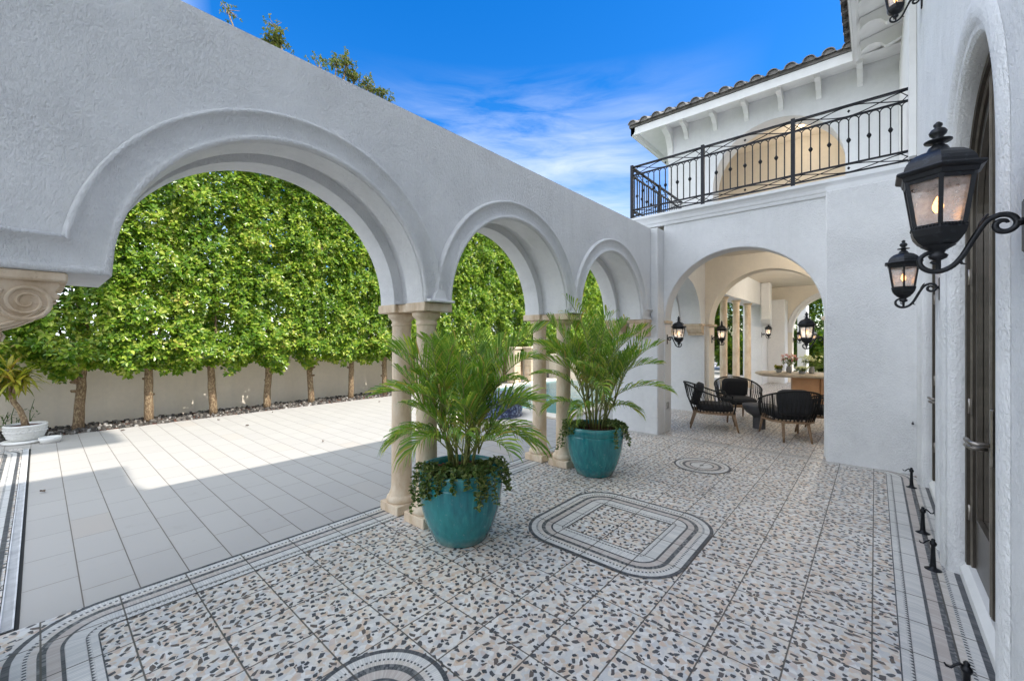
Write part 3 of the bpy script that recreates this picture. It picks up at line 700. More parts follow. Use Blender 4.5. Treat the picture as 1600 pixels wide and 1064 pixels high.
# far pavilion: columns on the pool side, end wall with arch
mb = MB(); mb.box(-3.49, -2.9, 9.9, 17.9, 2.72, 3.449); mb.box(-3.49,-2.9, 16.3, 17.9, 0, 2.719); hp(mb, 'loggia_wall', M['stucco'])
for y in (12.35, 13.7, 15.2):
    column(-3.1-0.37+0.37, y, ztop=2.72, s=1.05, parent=house).location = (-3.12-0.37, y-6.73, 0)
mb = MB(); arched_wall(mb, -3.49, 3.9, 0.0, 3.449, [(-0.95, 1.30, 1.80, 0.0)], [(17.9,0.0),(18.2,0)], PY, 30)
hp(mb, 'loggia_wall', M['cream'])
mb = MB(); pm = [(0.0,0.0),(0.0,.05),(.04,.06),(.08,.03),(.12,.05),(.16,.06),(.18,0)]
mb.loft([[(-0.95+(1.3+d)*cos(pi-pi*k/30), 17.9-h, 1.80+(1.3+d)*sin(pi-pi*k/30)) for d, h in pm] for k in range(31)], smooth=True); hp(mb, 'archivolt', M['stucco_smooth'])
mb = MB(); mb.bbox(-2.9, -2.38, 17.2, 17.895, 0, 2.95, 0.01); hp(mb, 'buttress', M['stucco'])
mb = MB(); mb.bbox(-2.9+.003, -2.62, 15.95, 16.29, 2.2, 3.44, 0.03); mb.prism([(15.95,2.2),(16.29,2.2),(16.29,2.02),(16.2,2.0),(16.05,2.1)], -2.89, -2.63, 'x'); hp(mb, 'corbel', M['stucco_smooth'])

# right wall with two arched doors
DOORS = [(3.31, 0.79, 2.33), (5.44, 0.80, 2.33)]
mb = MB()
revp = [(0.37,0.05),(0.375,0.03),(0.39,0.012),(0.41,0.003),(0.43,0.0),(0.57,0.0),(0.58,-0.0)]
arched_wall(mb, -2.6, 6.998, 0.0, 6.2, [(0.9, 0.79, 2.33, 0.0)] + [(c, R, zs, 0.0) for c, R, zs in DOORS], revp, PX, 40, ends=False)
hp(mb, 'courtyard_wall', M['stucco'])
mb = MB(); mb.box(0.37, 0.58, 6.999, 9.6, 3.72, 6.2); hp(mb, 'courtyard_wall', M['stucco'])
for c, R, zs in DOORS+[(0.9, 0.79, 2.33)]:
    # rounded hood around each opening
    mb = MB(); pm = [(0.052,0.0),(0.07,.012),(.10,.022),(.14,.022),(.18,.012),(.20,0.0)]
    pts = [(c-R, 0.0, -1, 0)]+[(c+R*cos(pi-pi*k/40), zs+R*sin(pi-pi*k/40), cos(pi-pi*k/40), sin(pi-pi*k/40)) for k in range(41)]+[(c+R, 0.0, 1, 0)]
    mb.loft([[(0.369-h, y+d*ny, z+d*nz) for d, h in pm] for y, z, ny, nz in pts], smooth=True); hp(mb, 'door_surround', M['stucco'])
    mb = MB(); mb.prism([(0.43,0.0),(0.60,0.0),(0.60,0.10),(0.462,0.10),(0.43,0.06)], c-R+0.002, c+R-0.002, 'y'); hp(mb, 'door_sill', M['white_paint'])
def arch_frame(mb, c, R, zs, x0, x1, wdt, zb=0.10, bottom=0.0):
    """frame following the opening, of width wdt inwards"""
    def path(r): return [(c-r, zb)]+[(c+r*cos(pi-pi*k/32), zs+r*sin(pi-pi*k/32)) for k in range(33)]+[(c+r, zb)]
    A, B = path(R), path(R-wdt)
    mb.loft([[(x0,*a) for a in A], [(x0,*b_) for b_ in B], [(x1,*b_) for b_ in B]])
def half_leaf(mb, c, R, zs, x0, x1, side, wdt, zb):
    """door leaf frame: a half arch"""
    def path(r, inn):
        pts = [(c+side*inn, zb), (c+side*r, zb)]
        n = 16; amax = math.acos(min(1, inn/r))
        for k in range(n+1):
            a = amax*k/n; pts.append((c+side*r*cos(a), zs+r*sin(a)))
        return pts
    A = path(R, 0.004); B = path(R-wdt, 0.004+wdt); B[0] = (B[0][0], zb+0.32); B[1] = (B[1][0], zb+0.32)
    mb.loft([[(x1,*a) for a in A], [(x0,*a) for a in A], [(x0,*b_) for b_ in B], [(x1,*b_) for b_ in B]], closed=True)
    C = path(R-wdt-0.018, 0.004+wdt+0.018); C[0] = (C[0][0], zb+0.338); C[1] = (C[1][0], zb+0.338)
    mb.loft([[(x0-0.006,*b_) for b_ in B], [(x0-0.006,*b_) for b_ in C], [(x0+0.02,*b_) for b_ in C]], closed=True)
    return B
for c, R, zs in DOORS+[(0.9, 0.79, 2.33)]:
    R = R-0.002
    door = bpy.data.objects.new('door', None); COL.objects.link(door); door.parent = house; door.location = (-0.37, -6.73, 0)
    mb = MB(); arch_frame(mb, c, R, zs, 0.455, 0.57, 0.045); arch_frame(mb, c, R-0.045, zs, 0.475, 0.57, 0.03); weld(mb.build('frame', M['bronze'], door))
    for sd_ in (-1, 1):
        mb = MB(); B = half_leaf(mb, c, R-0.08, zs, 0.49, 0.53, sd_, 0.085, 0.11); weld(mb.build('leaf', M['bronze'], door))
        mb = MB(); n = len(B)
        cx = sum(p[0] for p in B)/n; cz = sum(p[1] for p in B)/n
        mb.add([(0.512, *p) for p in B]+[(0.512,cx,cz)], [(k,(k+1)%n,n) for k in range(n)]); mb.build('glass', M['glass'], door)
    mb = MB(); mb.bbox(0.462, 0.492, c-0.03, c+0.03, 0.12, zs+R-0.12, 0.006); mb.build('meeting_stile', M['bronze'], door)
    mb = MB()
    for rr, xx in ((R-0.010, 0.452), (R-0.034, 0.455), (R-0.052, 0.471), (R-0.070, 0.473)): arch_frame(mb, c, rr, zs, xx, xx+0.006, 0.007, 0.105)
    mb.box(0.456, 0.461, c-0.004, c+0.006, 0.13, zs+R-0.14); mb.box(0.457, 0.461, c-0.026, c-0.020, 0.13, zs+R-0.14); mb.box(0.457, 0.461, c+0.020, c+0.026, 0.13, zs+R-0.14)
    mb.build('bead_moulding', M['bronze_light'], door)
    mb = MB(); mb.bbox(0.448, 0.462, c-0.075, c-0.035, 0.93, 1.23, 0.006)
    mb.tube([(0.45,c-0.055,1.04),(0.405,c-0.055,1.04),(0.385,c-0.05,1.042),(0.378,c-0.02,1.045),(0.378,c+0.07,1.04)], [0.011,0.011,0.012,0.011,0.013], 10)
    mb.tube([(0.455,c+0.05,1.00),(0.41,c+0.05,1.00),(0.392,c+0.055,1.00),(0.388,c+0.08,1.002),(0.388,c+0.15,0.996)], [0.011,0.011,0.012,0.011,0.013], 10)
    mb.build('handle', M['handle'], door)
    for z in (0.45, 1.15, 2.0):
        mb = MB(); mb.tube([(0.468,c+R-0.05,z-0.05),(0.468,c+R-0.05,z+0.05)], 0.008, 8); mb.box(0.472,0.476,c+R-0.09,c+R-0.02,z-0.05,z+0.05); mb.build('hinge', M['handle'], door)
# rooms behind the glass
mb = MB(); mb.box(3.5, 3.6, -2.6, 6.7, 0, 6.2); mb.box(0.585, 3.5, -2.7, -2.6, 0, 3.2); mb.box(0.585, 3.5, 6.6, 6.7, 0, 3.2); mb.box(0.585, 3.5, -2.6, 6.6, 3.2, 3.3); mb.box(0.585,3.5,-2.6,6.6,-0.03,0.004)
hp(mb, 'room', M['cream'])
mb = MB()
for y in np.arange(2.62, 4.0, 0.2):
    mb.tube([(0.75, y, 0.02), (0.75, y, 3.1)], 0.05, 8)
hp(mb, 'curtain', M['white_paint'], False)

# balcony slab with moulded cornice
mb = MB()
cor = [(0,3.50),(-0.02,3.505),(-0.028,3.53),(-0.03,3.545),(-0.045,3.56),(-0.055,3.60),(-0.08,3.635),(-0.11,3.655),(-0.115,3.66),(-0.115,3.70),(0.0,3.70)]
ys = 6.995
mb.loft([[( -3.33+(-dy if False else 0)+dy*1.0, ys+dy-0.02+0.02, z) for dy, z in cor], [(0.369, ys+dy, z) for dy, z in cor]], closed=True, cap=True)
mb.loft([[(-3.33+dy, ys+dy, z) for dy, z in cor], [(-3.33+dy, 9.6, z) for dy, z in cor]], closed=True, cap=True)
mb.box(-3.33, 0.369, 6.996, 9.6, 3.621, 3.70)
mb.box(-0.484, 0.369, 6.74, 6.995, 3.501, 3.56)
hp(mb, 'balcony_cornice', M['stucco_smooth'])
# railing
rail = bpy.data.objects.new('balcony_railing', None); COL.objects.link(rail); rail.parent = house; rail.location = (-0.37, -6.73, 0)
def bar(mb, a, b_, w_=0.016, h_=None):
    h_ = h_ or w_; a, b_ = Vector(a), Vector(b_); d = (b_-a).normalized()
    s_ = d.cross(Vector((0,0,1))) if abs(d.z) < 0.9 else Vector((1,0,0)); s_.normalize(); u_ = s_.cross(d).normalized()
    vs = [p+s_*i*w_/2+u_*j*h_/2 for p in (a, b_) for i, j in ((-1,-1),(1,-1),(1,1),(-1,1))]
    mb.add(vs, [(0,1,2,3),(7,6,5,4),(0,4,5,1),(1,5,6,2),(2,6,7,3),(3,7,4,0)])
def rail_panel(a, b_, z0=3.72, nb=11):
    a, b_ = Vector(a), Vector(b_); L = (b_-a).length; d = (b_-a)/L
    P = lambda t, z: tuple(a+d*t)[:2]+(z,)
    mb = MB()
    bar(mb, P(0,z0+0.90), P(L,z0+0.90), 0.045, 0.022); bar(mb, P(0,z0+0.755), P(L,z0+0.755), 0.022, 0.024)
    bar(mb, P(0,z0+0.03), P(L,z0+0.03), 0.022, 0.018); bar(mb, P(0,z0+0.145), P(L,z0+0.145), 0.022, 0.022)
    mb.build('rail', M['iron'], rail)
    for zz, hh in ((z0+0.765, 0.125), (z0+0.04, 0.095)):
        mb = MB()
        for s_ in (0, 1):
            for half in (0, 1):
                pts = []
                for k in range(13):
                    t = k/12
                    xx = half*L/2+t*L/2; ph = t*pi
                    z = zz+hh*(0.5+0.5*cos(ph)*(1 if s_ else -1)*(1 if half == 0 else -1))
                    pts.append(P(xx, z))
                mb.tube(pts, 0.007, 5)
        for t0, t1 in ((0, 0.12), (L, L-0.12)):
            mb.tube([P(t0, zz), P(t1, zz+hh)], 0.0055, 5); mb.tube([P(t0, zz+hh*0.8), P(t1*0.85+t0*0.15, zz)], 0.0055, 5)
        mb.lathe([(0.003,-0.02),(0.018,0),(0.003,0.02)], P(L/2, zz+hh/2), 8); mb.build('scrollwork', M['iron'], rail)
    stp = L/(nb+1)
    for i in range(1, nb+1):
        mb = MB(); t = i*stp; zt = z0+0.69
        bar(mb, P(t,z0+0.15), P(t,zt), 0.014)
        for sg in (-1, 1):
            pts = [P(t+sg*stp/2*(1-cos(k/8*pi/2)), zt+0.055*sin(k/8*pi/2)) for k in range(9)]
            mb.tube(pts, 0.0065, 5)
        if i in (2,4,6,8,10) if nb == 11 else i % 2: mb.lathe([(0.008,-0.036),(0.026,-0.006),(0.026,0.006),(0.008,0.036)], P(t, z0+0.45), 6, rot=0.3)
        mb.build('baluster', M['iron'], rail)
XP = [-3.25, -2.06, -0.865, 0.345]
for i in range(3): rail_panel((XP[i], 6.95, 0), (XP[i+1], 6.95, 0))
rail_panel((-3.25, 6.95, 0), (-3.25, 8.2, 0)); rail_panel((-3.25, 8.2, 0), (-3.25, 9.45, 0))
for x, y in [(x, 6.95) for x in XP]+[(-3.25, 8.2)]:
    mb = MB(); s_ = 0.024 if x != 0.345 else 0.03; mb.box(x-s_, x+s_, y-s_, y+s_, 3.70, 4.655); mb.build('post', M['iron'], rail)

# upper storey
mb = MB(); arched_wall(mb, -3.55, 0.36, 3.701, 6.35, [(-1.50, 1.10, 4.78, 3.701)], [(9.47,0.0),(9.9,0.0)], PY, 36)
mb.box(-3.55, -3.3, 9.901, 15, 3.62, 6.35); hp(mb, 'upper_wall', M['stucco_smooth'])
mb = MB(); mb.box(-3.3, 3, 11.6, 11.7, 3.63, 6.3); mb.box(-3.3, 3, 9.91, 11.6, 6.2, 6.3); mb.box(-3.299, 4.0, 9.91, 12.5, 3.621, 3.69); hp(mb, 'balcony_room', M['warm_cream'])
mb = MB(); mb.lathe([(0.04,0),(0.04,0.01)], (-2.35, 11.58, 4.55), 12); hp(mb, 'downlight_or_fill', M['downlight_or_fill'], False)
# eaves: gutter, soffit, roof slabs, barrel tiles, brackets
mb = MB()
gp = [(0,6.17),(0,6.33),(0.10,6.33),(0.10,6.25),(0.07,6.19),(0.03,6.17)]
# front gutter (runs along X at Y=8.85) and wing gutter (runs along Y at X=-0.28)
mb.loft([[(-4.17, 8.85+d, z) for d, z in gp], [(-0.28, 8.85+d, z) for d, z in gp]], closed=True, cap=True)
mb.loft([[(-4.17+d, 8.85, z) for d, z in gp], [(-4.17+d, 15, z) for d, z in gp]], closed=True, cap=True)
mb.loft([[(-0.28+d, 1.66, z+0.003) for d, z in gp], [(-0.28+d, 8.949, z+0.003) for d, z in gp]], closed=True, cap=True)
hp(mb, 'gutter', M['white_paint'])
mb = MB(); mb.box(-0.27, -0.262, 3.0, 8.85, 6.12, 6.169)
mb.add([(-4.07,8.95,6.26),(0.36,8.95,6.26),(0.36,9.469,6.34),(-3.55,9.469,6.34)], [(0,1,2,3)]); mb.add([(-4.07,8.95,6.26),(-3.55,9.469,6.34),(-3.55,15,6.34),(-4.07,15,6.26)], [(0,1,2,3)])
mb.add([(-0.18,2.95,6.26),(0.369,2.95,6.34),(0.369,9.46,6.34),(-0.18,8.95,6.26)], [(0,1,2,3)])
hp(mb, 'soffit', M['white_paint'], False)
for x in (-3.14, -2.55, -1.96, -1.37, -0.78, -0.2):
    mb = MB(); mb.prism([(9.468,6.33),(9.10,6.285),(9.11,6.22),(9.27,6.20),(9.38,6.12),(9.42,6.02),(9.468,5.99)], x-0.04, x+0.04, 'x'); hp(mb, 'eave_bracket', M['white_paint'])
mb = MB(); mb.prism([(9.468,6.33),(9.0,6.27),(9.05,6.2),(9.3,6.12),(9.42,5.9),(9.468,5.62)], -3.56, -3.44, 'x')
hp(mb, 'eave_bracket', M['white_paint'])
for y in np.arange(4.2, 8.8, 0.62):
    mb = MB(); q = [(-0.172,6.25),(0.368,6.335),(0.368,6.14),(0.14,6.06),(0.12,6.06),(0.10,6.085),(0.06,6.13),(0.0,6.155),(-0.07,6.15),(-0.13,6.12),(-0.172,6.08)]
    mb.prism(q, y-0.04, y+0.04, 'y'); hp(mb, 'rafter_tail', M['white_paint'])
mb = MB(); mb.box(0.30, 0.366, 6.8, 9.46, 3.75, 6.15); hp(mb, 'corner_post', M['white_paint'])
mb = MB(); sl = 0.36
def slab(pts, th=0.06): mb.add(pts+[(p[0],p[1],p[2]+th) for p in pts], [(3,2,1,0),(4,5,6,7),(0,1,5,4),(1,2,6,5),(2,3,7,6),(3,0,4,7)])
slab([(-4.2,8.83,6.34),(0.0,8.83,6.34),(4,12.83,6.34+4*sl),(-0.2,12.83,6.34+4*sl)])
slab([(-4.2,8.83,6.345),(-0.2,12.83,6.345+4*sl),(-0.2,16,6.345+4*sl),(-4.2,16,6.345)])
slab([(-0.30,0.5,6.342),(4.7,0.5,6.342+5*sl),(4.7,13.3,6.342+5*sl),(-0.30,8.84,6.342)])
hp(mb, 'roof', M['terracotta'], False)
def tile_run(x0, y0, dx, dy, n):
    mb = MB()
    for k in range(n):
        cx, cy = x0+dx*k, y0+dy*k
        ux, uy = (1,0) if abs(dx) > 0 else (0,1)     # across
        sx, sy = (0,1) if abs(dx) > 0 else (1,0)     # up-slope
        jz = random.uniform(-.006,.006)
        for seg in range(3):
            s0_, s1_ = seg*0.36-0.05, seg*0.36+0.38
            rings = []
            for s_, r_ in ((s0_, 0.098), (s1_, 0.084)):
                for rr in (r_, r_-0.016):
                    rings.append([(cx+ux*rr*cos(pi*a/8)+sx*s_, cy+uy*rr*cos(pi*a/8)+sy*s_, 6.40+jz+s_*sl+0.02*(seg>0)*(s_==s0_)+rr*0.95*sin(pi*a/8)) for a in range(9)])
            mb.loft([rings[1], rings[0], rings[2], rings[3]], smooth=False)
            if seg == 0: mb.add([(p[0]+sx*.03,p[1]+sy*.03,p[2]) for p in rings[1]], [tuple(range(9))])
        # pan between
        px, py = cx+ux*0.135, cy+uy*0.135
        rings = [[(px+ux*0.07*cos(pi+pi*a/6)+sx*s_, py+uy*0.07*cos(pi+pi*a/6)+sy*s_, 6.435+s_*sl+0.035*sin(pi+pi*a/6)) for a in range(7)] for s_ in (-0.04, 1.0)]
        rings2 = [[(p[0],p[1],p[2]-0.015) for p in r] for r in rings]
        mb.loft([rings2[0], rings[0], rings[1]])
    return mb
o = tile_run(-4.1, 8.80, 0.27, 0, 15).build('roof_tile_course', M['terracotta'], house, loc=(-0.37,-6.73,0))
o = tile_run(-0.33, 1.75, 0, 0.27, 26).build('roof_tile_course', M['terracotta'], house, loc=(-0.37,-6.73,0))
# unseen upper house mass, its shape invented to throw the stepped shade on paving
mb = MB(); mb.box(0.37, 6, -8, 1.80, 6.21, 7.3)
for z, x0, y1 in ((10.0, -0.35, 1.9),):
    mb.add([(x0,-8,z),(5,-8,z+1.2),(5,y1,z+1.2),(x0,y1,z),(x0,-8,z-0.12),(5,-8,z+1.0),(5,y1,z+1.0),(x0,y1,z-0.12)], [(0,1,2,3),(7,6,5,4),(0,4,5,1),(1,5,6,2),(2,6,7,3),(3,7,4,0)])
mb.box(0.2, 6, -8, 1.82, 7.3, 9.9); mb.box(1.0, 6, 1.9, 8.0, 6.9, 10.0)
n = 12; r = 0.7
mb.prism([(1.0,2.6)]+[(0.3-r*sin(pi/2*k/n), 2.6-r+r*cos(pi/2*k/n)) for k in range(n+1)]+[(-0.4,-8),(1.0,-8)], 14.4, 17.5, 'z')
for px_, py_ in ((0.0,-3.2),(0.7,-3.2),(0.0,-7.5),(0.7,-7.5)): mb.box(px_, px_+.25, py_, py_+.25, 10.15, 14.399)
mb.box(0.37, 0.58, -8, -2.601, 0, 6.2)
hp(mb, 'shade_caster', M['stucco'])
# outlet cover and wall hook
o = MB().bbox(-2.699, -2.672, 7.08, 7.16, 0.39, 0.50, 0.006).build('outlet_cover', M['greyplastic']); tag(o, 'grey weatherproof outlet cover low on the archway pier', 'outlet')
mb = MB(); mb.lathe([(0.012,0),(0.012,0.006)], (0,0,0), 10); mb.tube([(0,0,0),(0,0,0.03),(0,0.018,0.04),(0,0.03,0.028)], 0.004, 6)
o = mb.build('wall_hook', M['iron'], loc=(0.33, 6.729, 0.60), rot=(pi/2, 0, 0)); tag(o, 'tiny black hook low on the white wall beside the far door', 'hook')

# ------------------------------------------------------------------ wall lanterns
def hexring(r, z, rot=pi/6): return [(r*cos(rot+k*pi/3), r*sin(rot+k*pi/3), z) for k in range(6)]
def make_lantern(label):
    t = thing('wall_lantern', label, 'wall lantern', (0,0,0))
    D = 0.205
    mb = MB()    # local +x points away from the wall; origin at mount on the wall
    mb.bbox(0.0, 0.014, -0.03, 0.03, -0.10, 0.07, 0.006); mb.lathe([(0.006,0.0),(0.014,0.006),(0.006,0.014)], (0.018,0,-0.006), 8)
    mb.build('wall_plate', M['iron_aged'], t)
    mb = MB()
    pts = spiral(0.055, -0.006, 0.010, 0.034, 1.25, 26, radians(155), -1)
    pts = pts[:]
    e = pts[-1]
    main = pts+[(0.092,0.012),(0.110,-0.018),(0.128,-0.056),(0.146,-0.095),(0.168,-0.126),(0.196,-0.142),(0.226,-0.140),(0.248,-0.120),(0.249,-0.093),(0.230,-0.077),(0.209,-0.083),(0.202,-0.101),(0.212,-0.114),(0.224,-0.108)]
    def smoothp(p):
        out = []
        for i in range(len(p)-1):
            p0 = p[max(i-1,0)]; p1 = p[i]; p2 = p[i+1]; p3 = p[min(i+2, len(p)-1)]
            for s_ in (0, .33, .66):
                out.append(tuple(0.5*((2*p1[j])+(-p0[j]+p2[j])*s_+(2*p0[j]-5*p1[j]+4*p2[j]-p3[j])*s_*s_+(-p0[j]+3*p1[j]-3*p2[j]+p3[j])*s_**3) for j in (0,1)))
        return out+[p[-1]]
    mp_ = smoothp(main); n = len(mp_)
    mb.tube([(x, 0, z) for x, z in mp_], [0.0045+0.0045*min(1, k/20, (n-k)/20) for k in range(n)], 8)
    mb.tube([(0.014,0,-0.006),(0.032,0,-0.012)], 0.008, 8)
    mb.tube([(0.112,0,-0.020),(0.106,0,0.004),(0.098,0,0.022),(0.088,0,0.034)], [0.006,0.005,0.004,0.003], 6)
    mb.tube([(0.155,0,-0.105),(0.148,0,-0.122),(0.138,0,-0.126)], [0.006,0.004,0.002], 6)
    mb.build('scroll_bracket', M['iron_aged'], t)
    mb = MB(); c = (D,0,0)
    def sh(r, z): return [(p[0]+D, p[1], p[2]) for p in hexring(r, z)]
    mb.lathe([(0.007,-0.142),(0.008,-0.105),(0.022,-0.098),(0.026,-0.088),(0.016,-0.08),(0.02,-0.072),(0.045,-0.055)], c, 16)
    mb.loft([sh(0.04,-0.058), sh(0.060,-0.042), sh(0.073,-0.022), sh(0.079,0.0), sh(0.076,0.004), sh(0.076,0.014), sh(0.070,0.016)], closed=True, cap=True)
    for k in range(6):
        a0 = pi/6+k*pi/3; a1 = a0+pi/3
        for f in np.linspace(0.12, 0.88, 7):      # punched beading round the collar
            x = 0.0775*((1-f)*cos(a0)+f*cos(a1)); y = 0.0775*((1-f)*sin(a0)+f*sin(a1))
            mb.lathe([(0.0015,-0.004),(0.004,0),(0.0015,0.004)], (D+x, y, 0.008), 5, cap=False)
    mb.build('bowl', M['iron_aged'], t)
    mb = MB()
    for k in range(6):
        a = pi/6+k*pi/3
        b0 = (D+0.070*cos(a), 0.070*sin(a), 0.014); b1 = (D+0.094*cos(a), 0.094*sin(a), 0.176)
        mb.tube([b0, b1], 0.0085, 4, smooth=False)
    mb.loft([sh(0.097,0.160), sh(0.100,0.176), sh(0.084,0.178), sh(0.084,0.160)], closed=True)
    mb.build('cage', M['iron_aged'], t)
    mb = MB(); A = sh(0.064,0.016); B = sh(0.087,0.170)
    mb.loft([A, B], closed=True); mb.build('glass_panel', M['lampglass'], t)
    mb = MB()
    mb.loft([sh(0.087,0.170), sh(0.104,0.174), sh(0.108,0.188), sh(0.122,0.194), sh(0.126,0.200), sh(0.122,0.206), sh(0.104,0.209)], closed=True)
    mb.loft([sh(0.104,0.209), sh(0.101,0.222), sh(0.094,0.236), sh(0.082,0.250), sh(0.066,0.262), sh(0.046,0.271), sh(0.026,0.276)], closed=True, smooth=False)
    mb.loft([sh(0.087,0.1701), sh(0.02,0.1702)], closed=True)
    mb.lathe([(0.032,0.274),(0.024,0.29),(0.014,0.298),(0.016,0.304),(0.036,0.308),(0.037,0.312),(0.016,0.316),(0.012,0.322),(0.022,0.334),(0.024,0.342),(0.018,0.352),(0.008,0.358),(0.012,0.364),(0.012,0.370),(0.004,0.378)], c, 16)
    mb.build('cap', M['iron_aged'], t)
    mb = MB(); mb.lathe([(0.009,0.016),(0.009,0.06)], c, 10); mb.build('socket', M['white_paint'], t)
    mb = MB(); mb.lathe([(0.006,0.06),(0.013,0.072),(0.015,0.085),(0.010,0.102),(0.003,0.118)], c, 12); mb.build('bulb', M['bulb'], t)
    return t
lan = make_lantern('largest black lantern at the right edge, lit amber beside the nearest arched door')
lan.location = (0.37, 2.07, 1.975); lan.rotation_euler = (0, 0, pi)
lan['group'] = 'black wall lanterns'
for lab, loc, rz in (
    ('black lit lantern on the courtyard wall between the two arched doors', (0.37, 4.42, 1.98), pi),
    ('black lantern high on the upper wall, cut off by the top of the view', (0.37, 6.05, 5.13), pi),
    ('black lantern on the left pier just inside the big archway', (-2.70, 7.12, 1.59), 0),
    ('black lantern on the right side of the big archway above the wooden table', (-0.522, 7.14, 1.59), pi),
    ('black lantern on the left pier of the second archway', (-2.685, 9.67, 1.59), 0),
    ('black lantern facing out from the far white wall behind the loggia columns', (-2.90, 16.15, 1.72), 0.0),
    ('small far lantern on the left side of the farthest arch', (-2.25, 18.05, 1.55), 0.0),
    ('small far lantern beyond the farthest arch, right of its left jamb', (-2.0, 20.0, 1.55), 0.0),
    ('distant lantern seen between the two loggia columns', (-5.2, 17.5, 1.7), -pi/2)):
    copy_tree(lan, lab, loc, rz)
for nm, (x, y, z), e in (('lantern_light', (-2.49, 7.12, 1.67), 0.4), ('lantern_light', (-0.73, 7.14, 1.67), 0.4), ('lantern_light', (-2.48, 9.67, 1.67), 0.4), ('lantern_light', (-2.7, 16.15, 1.8), 0.5),
        ('ceiling_or_fill_light', (-1.0, 8.4, 3.2), 13), ('ceiling_or_fill_light', (-0.6, 13.5, 3.3), 60), ('ceiling_or_fill_light', (-2.35, 11.3, 4.6), 1.5), ('ceiling_or_fill_light', (-1.2, 10.9, 5.8), 4)):  # ceiling points added to brighten the rooms, except the low balcony downlight
    ld = bpy.data.lights.new(nm, 'POINT'); ld.energy = e; ld.color = (1, 0.90, 0.77); ld.shadow_soft_size = 0.12 if 'ceiling' in nm else 0.03
    lo = bpy.data.objects.new(nm, ld); COL.objects.link(lo); lo.location = (x, y, z)
mb = MB(); mb.lathe([(0.06,0.0),(0.06,0.01)], (-1.0, 8.4, 3.288), 16); mb.lathe([(0.06,0.0),(0.06,0.01)], (-0.6, 13.5, 3.438), 16); mb.lathe([(0.05,0.0),(0.05,0.01)], (-1.2, 10.9, 6.188), 16); hp(mb, 'downlight_or_fill', M['downlight_or_fill'], False)  # glowing discs added above the ceiling fill points
mb = MB(); mb.bbox(-2.3, -2.004, 19.6, 20.4, 0, 2.9, 0.02); tag(mb.build('garden_pier', M['stucco']), 'white garden pier beyond the farthest arch carrying a small lantern', 'pier')
mb = MB(); mb.bbox(-5.35, -5.05, 17.503, 17.8, 0, 2.3, 0.02); tag(mb.build('garden_pier', M['stucco']), 'white garden pier behind the loggia columns among green shrubs', 'pier')

# ------------------------------------------------------------------ door holdbacks
def make_holdback(label):
    t = thing('door_holdback', label, 'door holdback', group='black door holdbacks on the floor')
    mb = MB(); mb.lathe([(0.046,0.0),(0.046,0.004),(0.034,0.010),(0.02,0.018),(0.016,0.03)], n=20); mb.build('base', M['iron'], t)
    mb = MB(); mb.lathe([(0.017,0.028),(0.013,0.10),(0.012,0.165),(0.018,0.172),(0.02,0.185),(0.014,0.195),(0.01,0.20),(0.012,0.208),(0.006,0.216)], n=14); mb.build('post', M['iron'], t)
    mb = MB(); mb.tube([(0,0,0.19),(-0.02,0.004,0.198),(-0.035,0.006,0.186),(-0.048,0.008,0.17),(-0.062,0.01,0.172),(-0.068,0.01,0.184)], [0.006,0.006,0.005,0.005,0.005,0.003], 7); mb.build('hook', M['iron'], t)
    return t
hb = make_holdback('nearest black iron door holdback, cut off at the bottom right corner'); hb.location = (0.295, 2.62, 0); hb.rotation_euler = (0,0,0.3)
copy_tree(hb, 'black door holdback at the far edge of the nearest arched door', (0.301, 4.07, 0), 0.2)
copy_tree(hb, 'black door holdback at the near edge of the farther arched door', (0.294, 4.78, 0), 3.6)
copy_tree(hb, 'farthest black door holdback, near the end wall', (0.292, 6.15, 0), 0.1)

# ------------------------------------------------------------------ teal planters, palms and ivy
def make_planter(label):
    t = thing('teal_planter', label, 'planter', group='teal glazed planters')
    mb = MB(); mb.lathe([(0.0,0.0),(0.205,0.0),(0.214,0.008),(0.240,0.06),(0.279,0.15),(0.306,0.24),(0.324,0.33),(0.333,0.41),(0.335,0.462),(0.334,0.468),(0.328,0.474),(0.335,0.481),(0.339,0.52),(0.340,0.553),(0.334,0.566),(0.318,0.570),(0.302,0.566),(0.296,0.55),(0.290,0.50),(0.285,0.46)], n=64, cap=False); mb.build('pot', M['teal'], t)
    rng = np.random.RandomState(1); mb = MB(); mb.lathe([(0.286,0.50),(0.24,0.512),(0.15,0.52),(0.0,0.525)], n=32, cap=False)
    for i in range(260):
        a, r = rng.rand()*6.28, 0.27*sqrt(rng.rand()); l = 0.01+0.022*rng.rand(); b_ = rng.rand()*3.14
        x, y = r*cos(a), r*sin(a); mb.box(-l, l, -0.006, 0.006, 0.0, 0.008)
        for k in range(8):
            v = mb.v[-8+k]; mb.v[-8+k] = (x+v[0]*cos(b_)-v[1]*sin(b_), y+v[0]*sin(b_)+v[1]*cos(b_), 0.518+v[2]+0.01*rng.rand())
    mb.build('mulch', M['mulch'], t); return t
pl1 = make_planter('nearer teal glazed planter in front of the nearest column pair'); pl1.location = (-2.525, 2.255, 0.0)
copy_tree(pl1, 'farther teal glazed planter in front of the second column pair', (-2.515, 4.36, 0.0), 1.3)

